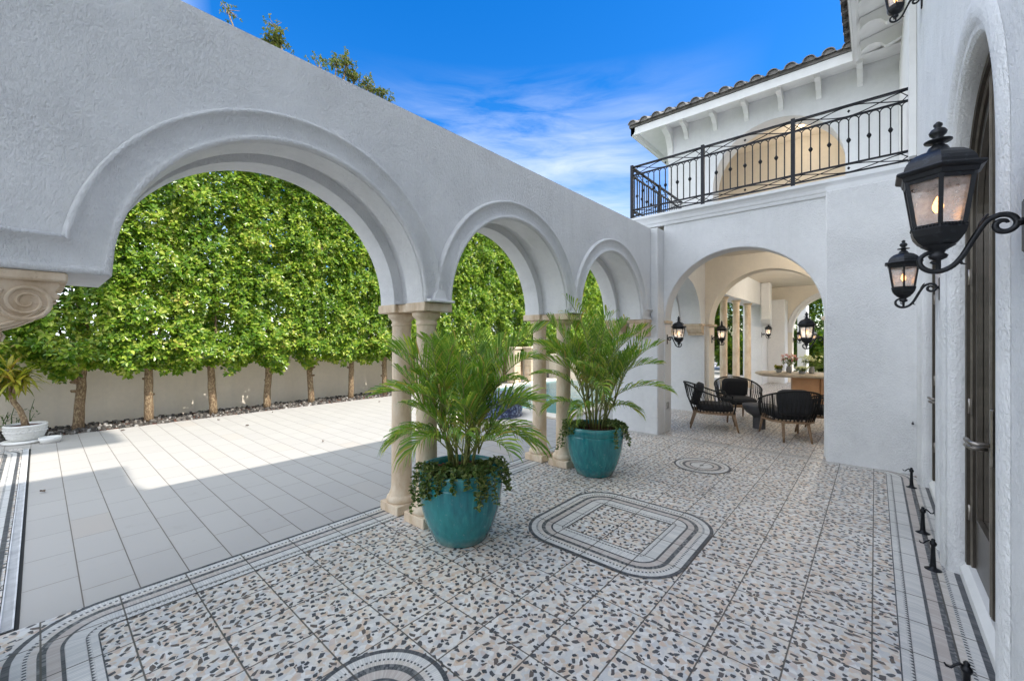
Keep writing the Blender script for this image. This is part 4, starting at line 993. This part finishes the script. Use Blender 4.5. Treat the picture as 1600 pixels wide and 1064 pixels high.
def frond_mesh(mb, p0, az, lift, length, bend, nl, wl, rng, roll=0.0, droop=0.35):
    """feather leaf: curved rachis with two rows of narrow leaflets"""
    N = 22; pts = []; el = lift; p = Vector(p0); h = Vector((cos(az), sin(az), 0)); step = length/N
    for k in range(N+1):
        pts.append(p.copy()); el -= bend/N*(0.4+1.3*k/N)
        p = p+(h*cos(el)+Vector((0,0,1))*sin(el))*step
    mb.tube(pts[::2]+([pts[-1]] if N%2 else []), [0.0065*(1-0.85*k/(len(pts[::2])-1))+0.001 for k in range(len(pts[::2]))], 4, mi=1)
    side = Vector((-sin(az), cos(az), 0))
    for k in range(nl):
        f = 0.26+0.74*(k+0.5)/nl; q = f*N; i = min(int(q), N-1); b0 = pts[i].lerp(pts[i+1], q-i)
        tan = (pts[i+1]-pts[i]).normalized(); nrm = side.cross(tan).normalized()
        if nrm.z < 0: nrm = -nrm
        L = wl*(0.45+1.25*sin(pi*min(1, (f-0.2)/0.86))**0.8)*(0.9+0.2*rng.rand())
        for sg in (-1, 1):
            d = (side*sg*(0.80-0.42*f)+tan*(0.62+0.5*f)+nrm*(0.35+0.35*rng.rand())).normalized()
            w_ = (0.0062+0.0022*rng.rand())*(0.6 if nl < 20 else 1.0); wv = tan.cross(d).normalized().cross(d).normalized()
            wv = (tan-d*tan.dot(d)).normalized()
            m1 = b0+d*L*0.45+Vector((0,0,-droop*0.10*L)); m2 = b0+d*L*0.8+Vector((0,0,-droop*0.38*L)); e = b0+d*L*0.98+Vector((0,0,-droop*0.85*L))
            mb.add([b0-wv*w_*0.35, b0+wv*w_*0.35, m1-wv*w_, m1+wv*w_, m2-wv*w_*0.75, m2+wv*w_*0.75, e], [(0,1,3,2),(2,3,5,4),(4,5,6)], 0)
def make_palm(label, seed, loc, hscale=1.0, spec=None):
    rng = np.random.RandomState(seed)
    t = thing('areca_palm', label, 'palm', loc, 0, 'areca palms in the teal planters')
    ncane = 11; canes = []
    for i in range(ncane):
        a = 2.4*i+rng.rand(); r = 0.02+0.09*sqrt(rng.rand()); base = Vector((r*cos(a), r*sin(a), 0.0)); lean = Vector((cos(a), sin(a), 0))*(0.03+0.12*rng.rand()); h = (0.18+0.36*rng.rand())*hscale
        pts = [base, base+lean*0.3+Vector((0,0,h*0.4)), base+lean*0.7+Vector((0,0,h*0.75)), base+lean+Vector((0,0,h))]
        mb = MB(); mb.tube(pts, [0.012,0.011,0.009,0.006], 8); mb.build('cane', M['cane'], t); canes.append((pts[-1], a))
    for (top, a) in canes:
        k = 4
        for j in range(k):
            az = a+(j-(k-1)/2)*1.15+rng.uniform(-.5,.5)
            lift = radians(rng.uniform(72, 90) if j % 4 else rng.uniform(48, 68)); L = (0.52+0.46*rng.rand())*hscale; bend = 0.35+0.85*rng.rand()
            mb = MB(); frond_mesh(mb, top-Vector((0,0,0.12*rng.rand())), az, lift, L, bend, 21, 0.165, rng, droop=0.15+0.7*rng.rand()); mb.build('frond', [M['palmleaf'], M['cane']], t)
    for j in range(7):      # middle tier filling the heart of the clump
        az = 2.4*j+rng.rand(); r0 = 0.05+0.05*rng.rand(); mb = MB(); frond_mesh(mb, (r0*cos(az), r0*sin(az), (0.06+0.30*rng.rand())*hscale), az, radians(rng.uniform(48, 74)), (0.52+0.22*rng.rand())*hscale, 0.9+0.9*rng.rand(), 21, 0.155, rng, droop=0.4+0.5*rng.rand()); mb.build('frond', [M['palmleaf'], M['cane']], t)
    for j in range(4):       # low outer fronds hanging over the rim
        az = 1.6*j+rng.rand(); mb = MB(); frond_mesh(mb, (0.06*cos(az), 0.06*sin(az), 0.10+0.1*rng.rand()), az, radians(58), 0.50+0.10*rng.rand(), 1.8, 24, 0.14, rng, droop=0.9); mb.build('frond', [M['palmleaf'], M['cane']], t)
    return t
make_palm('bushy areca palm growing in the nearer teal planter', 11, (-2.525, 2.255, 0.52), 0.95)
make_palm('taller open areca palm growing in the farther teal planter', 23, (-2.515, 4.36, 0.52), 1.22)
def leaf6(mb, p, d, up, L, W, fold=0.25, mi=0):
    d = d.normalized(); s_ = d.cross(up)
    if s_.length < 1e-4: s_ = d.cross(Vector((1,0,0)))
    s_.normalize(); n = s_.cross(d)
    a = p; m1 = p+d*L*0.35; m2 = p+d*L*0.7; e = p+d*L
    mb.add([a, m1+s_*W*0.5+n*W*fold, m2+s_*W*0.42+n*W*fold, e-n*W*0.1, m2-s_*W*0.42+n*W*fold, m1-s_*W*0.5+n*W*fold], [(0,1,2,3),(0,3,4,5)], mi)
def make_ivy(label, seed, loc, dirs):
    rng = np.random.RandomState(seed); t = thing('trailing_plant', label, 'plant', loc, 0, 'trailing plants at the rims of the teal planters')
    mb = MB(); ms = MB()
    for az0, spread, n, hang in dirs:
        for i in range(n):
            az = az0+rng.uniform(-spread, spread); r0 = 0.10+0.14*rng.rand(); p = Vector((r0*cos(az), r0*sin(az), 0.0)); pts = [p.copy()]
            h = Vector((cos(az+rng.uniform(-.5,.5)), sin(az+rng.uniform(-.5,.5)), 0)); vz = 0.5+0.7*rng.rand(); L = hang*(0.35+0.8*rng.rand()); steps = 12
            for k in range(steps):
                out = 1.0 if p.xy.length < 0.345 else 0.12
                st = L/steps; p = p+h*st*out+Vector((0,0,vz*st)); vz -= 0.34 if p.xy.length < 0.30 else 0.5
                vz = max(vz, -1.0)
                if p.xy.length < 0.345 and p.z < 0.065: p.z = 0.065
                p += Vector(rng.uniform(-.01,.01,3)); pts.append(p.copy())
            ms.tube(pts, 0.0022, 4)
            for q in pts[1:]:
                for j in range(5):
                    d = Vector(rng.normal(size=3)); d.z = d.z*0.5+0.1; d.normalize()
                    leaf6(mb, q, d, Vector((rng.rand()-.5, rng.rand()-.5, 1)), 0.022+0.02*rng.rand(), 0.018+0.012*rng.rand())
    mb.build('foliage', M['ivy'], t); ms.build('stem', M['cane'], t); return t
make_ivy('small leaved trailing plant spilling over the front of the nearer teal planter', 5, (-2.525, 2.255, 0.52), [(-1.15,0.40,12,0.30),(-1.75,0.10,6,0.60),(-0.3,0.4,10,0.36),(0.5,0.5,8,0.36)])
make_ivy('small leaved trailing plant around the rim of the farther teal planter', 6, (-2.515, 4.36, 0.52), [(-2.2,0.35,10,0.26),(-2.3,0.2,4,0.45),(0.2,0.45,8,0.34),(1.2,0.7,4,0.3)])

# ------------------------------------------------------------------ garden wall and trees
mb = MB(); mb.box(-11.35, -11.12, -6, 30, -0.05, 1.44); mb.bbox(-11.38, -11.09, -6, 30, 1.44, 1.53, 0.012)
tag(mb.build('garden_wall', M['garden_wall']), 'long smooth beige garden wall behind the row of clipped trees', 'wall')
def ficus_crown(seed, n=3100, h0=0.95, h1=6.25):
    rng = np.random.RandomState(seed); mb = MB()
    cl = [(rng.uniform(-0.7,0.7), h0+(h1-h0)*rng.rand(), rng.uniform(-0.24,0.20), rng.uniform(0.13,0.34)) for _ in range(52)]
    for i in range(n):
        z = h0-0.1+(h1-h0+0.1)*rng.rand(); y = rng.uniform(-0.74, 0.74)
        lump = 0.0
        for (cy, cz, ca_, cr) in cl:
            q = ((y-cy)**2+(z-cz)**2)/(cr*cr)
            if q < 4: lump += ca_*math.exp(-q)
        dep = 0.58+lump+0.035*rng.randn()
        zb = h0-0.02+0.42*abs(y)**1.3+0.13*sin(y*8+seed)          # each crown hangs lowest round its trunk
        if z < zb: continue
        if z < zb+0.3: dep *= 0.55+1.5*(z-zb)
        if z > h1-0.5: dep *= max(0.25, (h1-z)/0.5)
        f = rng.rand()**0.4; x = dep*f*(1 if rng.rand() < 0.8 else -1)
        if x < 0.0 and z < 2.3 and rng.rand() < 0.6: continue
        c = Vector((x, y, z)); out = Vector((1.0 if x > 0 else -1.0, rng.uniform(-.8,.8), rng.uniform(-0.25, 1.0))).normalized()
        nl = 7
        s1 = out.orthogonal().normalized(); s2 = out.cross(s1); sz = rng.uniform(0.8, 1.15)
        for k in range(nl):
            a = 2*pi*k/nl+rng.rand()
            d = out*(0.30+0.7*rng.rand())+(s1*cos(a)+s2*sin(a)); d.z -= 0.2
            leaf6(mb, c+d*0.015, d, out+Vector((0,0,0.5)), (0.078+0.035*rng.rand())*sz, (0.042+0.016*rng.rand())*sz, 0.2)
    return mb
def trunk_mb(seed, h=1.25, r=0.064):
    rng = np.random.RandomState(seed); mb = MB(); pts = []; rr = []
    lx, ly = rng.uniform(-.05,.05), rng.uniform(-.11,.11)
    for k in range(9):
        f = k/8; pts.append((lx*f+rng.uniform(-.006,.006), ly*f+rng.uniform(-.006,.006), -0.03+h*f)); rr.append(r*(1.18-0.25*f if k else 1.3)+rng.uniform(-.003,.003))
    mb.tube(pts, rr, 12)
    for k in range(3):
        z = rng.uniform(0.5, 0.9); a = rng.rand()*6.28
        mb.tube([(0,0,z),(0.085*cos(a),0.085*sin(a),z+0.015),(0.10*cos(a),0.10*sin(a),z+0.03)], [0.03,0.024,0.012], 7)
    for k in range(4):
        a = k*1.6+rng.rand(); mb.tube([(lx,ly,h-0.06),(0.15*cos(a),0.2*sin(a),h+0.25),(0.3*cos(a),0.35*sin(a),h+0.7+rng.rand())], [0.045,0.03,0.01], 6)
    mb.tube([(lx,ly,h-0.06),(0.02,0.0,h+1.5),(0,0.03,h+4)], [r*0.9,0.05,0.015], 7)
    return mb
crowns = []; 
crown_meshes = [ficus_crown(100+i).build('crown', M['leaf']) for i in range(4)]
trunk_meshes = [trunk_mb(200+i).build('trunk', M['bark']) for i in range(4)]
ordn = ['first', 'second', 'third', 'fourth', 'fifth', 'sixth', 'seventh', 'eighth', 'ninth', 'tenth', 'eleventh', 'twelfth', 'thirteenth', 'fourteenth', 'fifteenth', 'sixteenth', 'seventeenth', 'eighteenth', 'nineteenth', 'twentieth', 'twenty-first', 'twenty-second']
NT_ = 22
YT = [0.46,1.40,2.44,3.46,4.49,5.5]+[6.5+1.02*k for k in range(18)]
YT = [-0.6]+YT
for i, y in enumerate(YT[:NT_]):
    wh = 'clipped broadleaf tree against the garden wall, %s from the left end of the row' % ordn[i]
    t = thing('clipped_tree', wh, 'tree', (-10.55+random.uniform(-.04,.04), y, -0.02), 0, 'clipped trees along the garden wall')
    for src, nm in ((crown_meshes[i % 4], 'crown'), (trunk_meshes[(i*3) % 4], 'trunk')):
        if i < 4 and nm == 'crown' and src.parent is None: o = src
        elif nm == 'trunk' and src.parent is None: o = src
        else: o = src.copy(); COL.objects.link(o)
        o.parent = t
        if nm == 'crown': o.scale = (1, 1 if i % 2 else -1, random.uniform(0.98, 1.03))
        else: o.rotation_euler = (0, 0, random.uniform(0, 6.28))
# taller oak-like trees behind the garden wall, tops showing over the arcade
def make_oak(label, loc, H, seed, pads):
    rng = np.random.RandomState(seed); t = thing('oak_tree', label, 'tree', loc, 0)
    tr = MB(); mb = MB()
    tr.tube([(0,0,-0.1),(0.1,0,H*0.4),(0,0.1,H*0.75)], [0.2,0.15,0.08], 10)
    for (px, py, pz, r, n) in pads:
        tr.tube([(0.05,0.05,H*0.55),(px*0.5,py*0.7,(H*0.55+pz)/2+0.3),(px,py,pz)], [0.08,0.05,0.015], 6)
        for j in range(14):
            q = Vector((px,py,pz))+Vector(rng.normal(size=3))*r*0.8; tr.tube([(px,py,pz),tuple(q)], [0.012,0.004], 4)
            for i in range(n//14):
                c = q+Vector(rng.normal(size=3))*r*0.33
                for k in range(5): leaf6(mb, c, Vector(rng.normal(size=3)), Vector((0,0,1)), 0.075, 0.035)
    tr.build('trunk', M['bark'], t); mb.build('crown', M['oakleaf'], t); return t
make_oak('tall grey-green tree behind the wall, its crown rising above the arcade', (-12.5, 5.5, 0), 10.0, 4, [(0,-1.25,9.75,0.20,150),(0,-1.05,9.9,0.16,90),(0,-1.2,10.2,0.14,20),(0,0.55,10.0,0.2,110),(0,0.85,10.15,0.18,100),(0,1.15,9.85,0.2,130),(0,1.6,9.75,0.2,110),(0,2.0,9.75,0.2,130),(0,2.25,9.45,0.2,110),(0,-2.3,10.0,0.15,14),(0,0.0,9.6,0.3,60)])

# ------------------------------------------------------------------ potted dracaena at the left
def make_dracaena():
    rng = np.random.RandomState(9)
    t = thing('white_planter', 'white woven-pattern planter on a saucer at the left end of the paving', 'planter', (-9.86, -0.13, 0.0))
    mb = MB(); mb.lathe([(0.24,0.0),(0.25,0.012),(0.25,0.03),(0.2,0.034)], n=32); mb.build('saucer', M['white_pot'], t)
    mb = MB(); mb.lathe([(0.0,0.035),(0.15,0.035),(0.185,0.07),(0.215,0.13),(0.225,0.20),(0.222,0.235),(0.232,0.245),(0.235,0.265),(0.225,0.275),(0.21,0.272),(0.205,0.245)], n=40, cap=False)
    for j in range(4):
        for k in range(26):
            a = 2*pi*(k+0.5*(j%2))/26; z = 0.075+0.042*j; r = 0.187+0.036*min(1, j/2.2)+0.002
            mb.tube([(r*cos(a-.08), r*sin(a-.08), z), ((r+.006)*cos(a), (r+.006)*sin(a), z+.016), (r*cos(a+.08), r*sin(a+.08), z)], 0.006, 5)
    mb.build('pot', M['white_pot'], t)
    mb = MB(); mb.lathe([(0.206,0.24),(0.0,0.25)], n=24, cap=False); mb.build('mulch', M['mulch'], t)
    p = thing('dracaena', 'yellow-green dracaena with bent bare trunk growing in the white planter', 'plant', (-9.86, -0.13, 0.24))
    mb = MB(); mb.tube([(0.02,0,0),(0.0,-0.02,0.12),(-0.04,-0.06,0.26),(-0.05,-0.12,0.38),(-0.03,-0.13,0.46)], [0.045,0.038,0.035,0.035,0.04], 10)
    heads = []
    for a, r, h in ((0.2,0.14,0.72),(1.6,0.12,0.80),(3.4,0.10,0.66),(4.9,0.16,0.74),(5.6,0.06,0.88)):
        e = (-0.03+r*cos(a), -0.13+r*sin(a), h); mb.tube([(-0.03,-0.13,0.44),(-0.03+r*.7*cos(a),-0.13+r*.7*sin(a),0.56),e], [0.02,0.016,0.016], 7); heads.append(Vector(e))
    mb.build('trunk', M['bark'], p)
    mb = MB()
    for hd in heads:
        for k in range(34):
            a = rng.rand()*6.28; el = rng.uniform(-0.9, 1.35); L = 0.26+0.18*rng.rand(); d = Vector((cos(a)*cos(el), sin(a)*cos(el), sin(el)))
            s_ = Vector((-sin(a), cos(a), 0)); w_ = 0.017+0.007*rng.rand(); pts = []
            q = hd+Vector((0,0,rng.uniform(-.12,.03))); vs = []
            dd = d.copy()
            for i in range(5):
                ww = w_*(0.5,1,1,0.7,0.05)[i]; vs += [q-s_*ww, q+s_*ww]; q = q+dd*L/4; dd = (dd+Vector((0,0,-0.32))).normalized()
            mb.add(vs, [(2*i,2*i+1,2*i+3,2*i+2) for i in range(4)], 0, True)
    mb.build('foliage', M['cordyleaf'], p)
make_dracaena()
mb = MB(); mb.lathe([(0.0,0.0),(0.10,0.0),(0.12,0.05),(0.125,0.085),(0.115,0.085),(0.11,0.06),(0.0,0.055)], n=24, cap=False)
tag(mb.build('white_dish', M['white_pot'], loc=(-9.55, 0.12, -0.005)), 'small white dish beside the white planter on the paving', 'dish')
rng = np.random.RandomState(12); mb = MB(); 
for i in range(9):
    x, y = rng.uniform(-.5,.5), rng.uniform(-.35,.3); h = rng.uniform(.25,.6)
    pts = [(x,y,0),(x+rng.uniform(-.05,.05),y,h*.6),(x+rng.uniform(-.12,.12),y+.05,h)]; mb.tube(pts, [0.008,0.006,0.003], 5)
    for k in range(7): leaf6(mb, Vector(pts[1])+Vector(rng.normal(size=3))*0.06, Vector(rng.normal(size=3)), Vector((0,0,1)), 0.06, 0.02)
tag(mb.build('dark_shrub', M['gardenleaf'], loc=(-10.5, -0.35, 0)), 'sparse dark twiggy shrub behind the white planter', 'shrub')
# ------------------------------------------------------------------ fallen leaves
def fl_mesh(seed):
    rng = np.random.RandomState(seed); mb = MB(); leaf6(mb, Vector((-0.03,0,0.006)), Vector((1,rng.uniform(-.2,.2),0.1)), Vector((0,0.2,1)), 0.07, 0.035, 0.5); return mb
for lab, (x, y), r in (('dry brown leaf on the sunlit paving, nearest the tree row', (-9.6, 2.3), 0.3), ('dry brown leaf in the middle of the sunlit paving', (-8.6, 2.5), 1.2), ('dry brown leaf on the sunlit paving straight behind the first column', (-9.3, 5.6), 2.0), ('lone dry leaf on the sunlit paving between the third and fourth tree', (-9.7, 3.3), 2.9), ('tiny dry leaf on the shaded paving by the drain', (-6.5, 0.02), 0.4), ('dry leaf on the sunlit paving close to the leftmost trunk', (-9.75, 0.95), 1.7), ('small dry leaf just beyond the long shadow edge on the paving', (-6.4, 2.9), 2.4), ('dry leaf on the sunlit paving, farthest one seen left of the first column', (-8.9, 6.6), 0.9)):
    tag(fl_mesh(int(r*10)).build('fallen_leaf', M['deadleaf'], loc=(x, y, 0), rot=(0,0,r)), lab, 'leaf', 'fallen leaves on the paving')

# ------------------------------------------------------------------ pool, spa, low garden features
def disc_ring(mb, cx, cy, r0, r1, z0, z1, n=48):
    mb.lathe([(r1, z0), (r1, z1-0.01), (r1-0.01, z1), (r0, z1), (r0, z0)], (cx, cy, 0), n, cap=False)
mb = MB(); x0, x1, y0, y1 = -9.3, -4.6, 6.7, 13.2
mb.bbox(x0, x1, y0, y0+0.32, -0.004, 0.045, 0.008); mb.bbox(x0, x1, y1-0.32, y1, -0.004, 0.045, 0.008); mb.bbox(x0, x0+0.32, y0+.321, y1-.321, -0.004, 0.045, 0.008); mb.bbox(x1-0.32, x1, y0+.321, y1-.321, -0.004, 0.045, 0.008)
disc_ring(mb, -5.75, 6.05, 0.5, 0.98, -0.004, 0.062)
tag(mb.build('pool_coping', M['garden_wall']), 'pale stone coping curving round the raised spa and along the pool', 'coping')
o = sheet('pool_water', x0+0.3, x1-0.3, y0+0.3, y1-0.3, 0.02, M['water'])
mb = MB(); mb.lathe([(0.55,0.06),(0.55,0.45),(0.545,0.46),(0.46,0.46),(0.46,0.40),(0.0,0.40)], (0,0,0), 48, cap=False)
tag(mb.build('raised_spa', M['bluemosaic'], loc=(-5.75, 6.05, 0)), 'round raised spa clad in blue glass mosaic by the pool', 'spa')
mb = MB(); mb.bbox(-10.0, -5.2, 13.7, 13.95, -0.02, 0.85, 0.01); mb.bbox(-10.05, -5.15, 13.66, 13.99, 0.85, 0.93, 0.01)
mb.bbox(-9.2, -6.2, 13.40, 13.69, -0.02, 0.40, 0.02)
tag(mb.build('low_wall', M['garden_wall']), 'low pale wall at the far side of the pool', 'wall')
mb = MB()
for z0_ in (0, .3, .6, .9): mb.bbox(-0.17, 0.17, -0.17, 0.17, z0_, z0_+0.295, 0.012)
mb.bbox(-0.21, 0.21, -0.21, 0.21, 1.2, 1.28, 0.015)
p0 = tag(mb.build('stone_pillar', M['stone'], loc=(-9.62, 11.1, 0)), 'square stone pillar in front of the hedge, left one of the pair beyond the pool', 'pillar', 'stone pillars beyond the pool')
p1 = p0.copy(); COL.objects.link(p1); p1.location = (-9.4, 11.75, 0); p1['label'] = 'square stone pillar in front of the hedge, right one of the pair beyond the pool'

# garden shrubs beyond the loggia
def bush_mesh(seed, n, rx, ry, rz, L, W, cz):
    rng = np.random.RandomState(seed); mb = MB()
    for i in range(n):
        v = Vector(rng.normal(size=3)).normalized()*(0.55+0.45*rng.rand()); c = Vector((v.x*rx, v.y*ry, cz+v.z*rz))
        for k in range(5):
            d = v+Vector(rng.normal(size=3))*0.6; leaf6(mb, c, d, Vector((0,0,1)), L*(0.7+0.6*rng.rand()), W)
    return mb
for k, (x, y, h, r, lab) in enumerate(((-7.5, 22.5, 4.2, 1.9, 'leafy green shrub beyond the pool, leftmost one framed by the loggia columns'), (-5.3, 23.5, 4.8, 1.8, 'tall leafy green shrub behind the loggia columns, farther right'),
        (-4.4, 20.5, 1.6, 1.0, 'low bright shrub in front of the tall one behind the loggia columns'), (-2.9, 28.0, 5.0, 2.2, 'tall dark green shrub at the end of the garden left of the farthest arch'), (-1.4, 24.0, 1.9, 1.3, 'rounded green shrub seen through the farthest arch'), (0.6, 24.6, 2.6, 1.7, 'feathery green shrub seen through the farthest arch behind the flowers'),
        (-9.8, 20.5, 3.6, 1.6, 'shrub at the end of the pool garden, near the hedge'))):
    t = thing('garden_shrub', lab, 'shrub', (x, y, 0), 0, 'green shrubs in the far garden')
    bush_mesh(40+k, int(700+220*h), r, r*0.8, h/2, 0.22, 0.09, h/2).build('foliage', M['gardenleaf'], t)
    MB().tube([(0,0,-0.05),(0.05,0,h*0.5)], [0.07,0.04], 8).build('trunk', M['bark'], t)
# potted fern by the far arch
t = thing('fern_planter', 'dark planter with a dark green fern near the farthest arch behind the table', 'planter', (-0.75, 15.6, 0))
MB().lathe([(0.0,0.0),(0.22,0.0),(0.26,0.35),(0.30,0.62),(0.27,0.62),(0.25,0.55),(0,0.55)], n=24, cap=False).build('pot', M['concrete'], t)
t = thing('potted_fern', 'dark green arching fern in the dark planter behind the flower vases', 'fern', (-0.75, 15.6, 0.55))
rng = np.random.RandomState(77); mb = MB()
for k in range(34): frond_mesh(mb, (0,0,0.0), rng.rand()*6.28, radians(40+50*rng.rand()), 0.75+0.35*rng.rand(), 1.7, 16, 0.11, rng, droop=0.3)
mb.build('fronds', [M['gardenleaf'], M['cane']], t)

# ------------------------------------------------------------------ lounge chairs
def make_chair(label):
    t = thing('lounge_chair', label, 'armchair', group='black rope lounge chairs round the low table')
    # faces +x.  seat ring at z 0.31, rail sweeping from the arms up to the back
    ring = [(0.33,-0.27),(0.10,-0.35),(-0.20,-0.30),(-0.34,-0.14),(-0.34,0.14),(-0.20,0.30),(0.10,0.35),(0.33,0.27)]
    mb = MB()
    outer = ring; inner = [(x*0.86, y*0.86) for x, y in ring]
    n = 8
    rings = [[(x,y,0.285) for x,y in outer], [(x,y,0.33) for x,y in outer], [(x,y,0.33) for x,y in inner], [(x,y,0.285) for x,y in inner]]
    mb.loft(rings+[rings[0]], closed=True); mb.build('seat_frame', M['wood'], t)
    for sx, sy in ((0.30,-0.26),(0.30,0.26),(-0.29,-0.17),(-0.29,0.17),(-0.02,-0.325),(-0.02,0.325)):
        if abs(sx) < 0.1: continue
        mb = MB(); dx_ = 0.07 if sx > 0 else -0.09; mb.tube([(sx*1.0+dx_, sy*1.12, 0.0), (sx, sy, 0.30)], [0.014, 0.024], 8); mb.build('leg', M['wood'], t)
    # rail: param by angle, 0 = front right arm, going round the back
    def railp(f):           # f 0..1
        a = radians(-48)-radians(264)*f; r = 0.40
        x = 0.37*cos(a)-0.02; y = 0.41*sin(a)
        back = max(0, sin(pi*f))**1.6
        return Vector((x-0.10*back, y, 0.565+0.235*back))
    rl = [railp(k/40) for k in range(41)]
    fr0 = Vector((0.30,-0.29,0.31)); fr1 = Vector((0.30,0.29,0.31))
    mb = MB(); mb.tube([fr0, fr0+Vector((0.02,-0.02,0.12)), fr0+Vector((0.03,-0.02,0.22))]+rl+[fr1+Vector((0.03,0.02,0.22)), fr1+Vector((0.02,0.02,0.12)), fr1], 0.0135, 8)
    mb.build('rail', M['rope'], t)
    def ringp(f):
        # matching position on seat ring
        a = radians(-48)-radians(264)*f; d = Vector((cos(a), sin(a)))
        best = None
        for i in range(8):
            p, q = Vector(ring[i]), Vector(ring[(i+1)%8]); e = q-p; den = d.x*e.y-d.y*e.x
            if abs(den) < 1e-9: continue
            s_ = (p.x*e.y-p.y*e.x)/den; u_ = (p.x*d.y-p.y*d.x)/den
            if s_ > 0 and -1e-6 <= u_ <= 1+1e-6: best = d*s_
        return Vector((best.x, best.y, 0.315))
    mb = MB(); NR = 62
    for k in range(NR+1):
        f = k/NR; j = 0.012*(-1)**k; a = railp(f); b_ = ringp(min(1, max(0, f+j)))
        m_ = (a+b_)/2+Vector((a.x, a.y, 0)).normalized()*0.02
        mb.tube([a, m_, b_], 0.0052, 4)
    for k in (12, 28):
        f = k/40; mb.tube([railp(f), ringp(f)], 0.011, 6)
    mb.build('rope_weave', M['rope'], t)
    def cushion(w, d, h, c, rot=None, name='cushion'):
        mb = MB(); rings = []; N = 9
        for i in range(N):
            v = -1+2*i/(N-1); s_ = (1-abs(v)**3.5)**0.5 if abs(v) < 1 else 0.0
            s2 = 0.80+0.20*s_
            rr = []
            for k in range(32):
                a = 2*pi*k/32; ca, sa = cos(a), sin(a); q = (abs(ca)**5+abs(sa)**5)**(-1/5)
                rr.append((w/2*q*ca*s2, d/2*q*sa*s2, h/2*v*(1-0.18*(q-1))))
            rings.append(rr)
        mb.loft(rings, closed=True, smooth=True, cap=True)
        o = mb.build(name, M['fabric'], t); o.location = c
        if rot: o.rotation_euler = rot
    cushion(0.58, 0.54, 0.13, (0.02,0,0.385), None, 'seat_cushion')
    cushion(0.40, 0.48, 0.13, (-0.26,0,0.60), (0, radians(-72), 0), 'back_cushion')
    return t
ch = make_chair('black rope lounge chair at the left of the group, seen from its side'); ch.location = (-2.17, 7.93, 0); ch.rotation_euler = (0,0,radians(18))
copy_tree(ch, 'black rope lounge chair at the back facing the viewer with a dark pillow', (-2.02, 9.05, 0), radians(-62))
copy_tree(ch, 'black rope lounge chair at the front right, seen from behind', (-1.06, 7.93, 0), radians(118))
copy_tree(ch, 'black rope lounge chair farthest right, partly behind the white wall', (-0.62, 8.75, 0), radians(172))
t = thing('low_table', 'small round dark concrete table between the lounge chairs', 'side table', (-1.55, 8.42, 0))
MB().lathe([(0.10,0.0),(0.10,0.2),(0.14,0.24)], n=8, smooth=False).build('base', M['concrete'], t)
MB().lathe([(0.12,0.23),(0.20,0.28),(0.25,0.35),(0.265,0.41),(0.262,0.42),(0.0,0.42)], n=36, cap=False).build('top', M['concrete'], t)

# dining table with slab top, vases and flowers
t = thing('dining_table', 'large wooden slab dining table on a blocky orange wood base', 'table', (-0.90, 12.0, 0), radians(10))
rng = np.random.RandomState(8); mb = MB(); ed = []
for k in range(40):
    a = 2*pi*k/40; ca, sa = cos(a), sin(a); q = (abs(ca)**4+abs(sa)**4)**(-1/4); ed.append((1.35*q*ca+rng.uniform(-.03,.03), 0.55*q*sa+rng.uniform(-.03,.03)))
mb.loft([[(x*.94,y*.94,0.69) for x,y in ed],[(x,y,0.72) for x,y in ed],[(x,y,0.75) for x,y in ed],[(x*.98,y*.97,0.765) for x,y in ed]], closed=True, cap=True); mb.build('tabletop', M['tabletop'], t)
MB().bbox(-0.62, -0.1, -0.28, 0.28, 0, 0.69, 0.015).bbox(-0.09, 0.62, -0.22, 0.22, 0, 0.69, 0.015).build('base', M['tablebase'], t)
def flowers(name, lab, cat, loc, petal, seed, H, spread, n, vr=0.06, vh=0.16):
    v = thing(name, lab, cat, loc, 0, 'flower vases on the dining table')
    MB().lathe([(0.0,0.0),(vr*.8,0.0),(vr,vh*.5),(vr*.75,vh*.9),(vr*.9,vh),(vr*.8,vh),(vr*.65,vh*.88),(0,vh*.8)], n=20, cap=False).build('vase', M['greyplastic'], v)
    rng = np.random.RandomState(seed); ms, ml = MB(), MB()
    for i in range(n):
        a = rng.rand()*6.28; r = spread*sqrt(rng.rand()); e = Vector((r*cos(a), r*sin(a), vh+H*(0.5+0.5*rng.rand()))); ms.tube([(0,0,vh*.8),(e.x*.4,e.y*.4,vh+H*.35),e], 0.002, 4)
        mp2 = MB()
        for k in range(7): leaf6(mp2, e, Vector(rng.normal(size=3)), Vector((0,0,1)), 0.04, 0.03)
        mp2.build('blossom', petal, v)
        for k in range(4): leaf6(ml, e*0.75, Vector(rng.normal(size=3)), Vector((0,0,1)), 0.06, 0.025)
    ms.build('stem', M['cane'], v); ml.build('leaves', M['gardenleaf'], v); 
flowers('flower_vase', 'tall vase of pink and lilac flowers on the dining table', 'flower vase', (-1.55, 11.8, 0.766), M['petal_pink'], 1, 0.28, 0.20, 26)
flowers('flower_vase', 'vase of loose white blossoms on the dining table, right of the pink ones', 'flower vase', (-1.12, 11.95, 0.766), M['petal_white'], 2, 0.26, 0.22, 26)
flowers('flower_vase', 'low bunch of cream flowers in the middle of the dining table', 'flower vase', (-1.28, 11.7, 0.766), M['petal_white'], 3, 0.09, 0.16, 20, 0.07, 0.07)
flowers('flower_vase', 'small dark pot of yellow-green flowers at the left of the bouquets', 'flower vase', (-1.74, 11.7, 0.766), M['cordyleaf'], 4, 0.06, 0.08, 14, 0.06, 0.1)
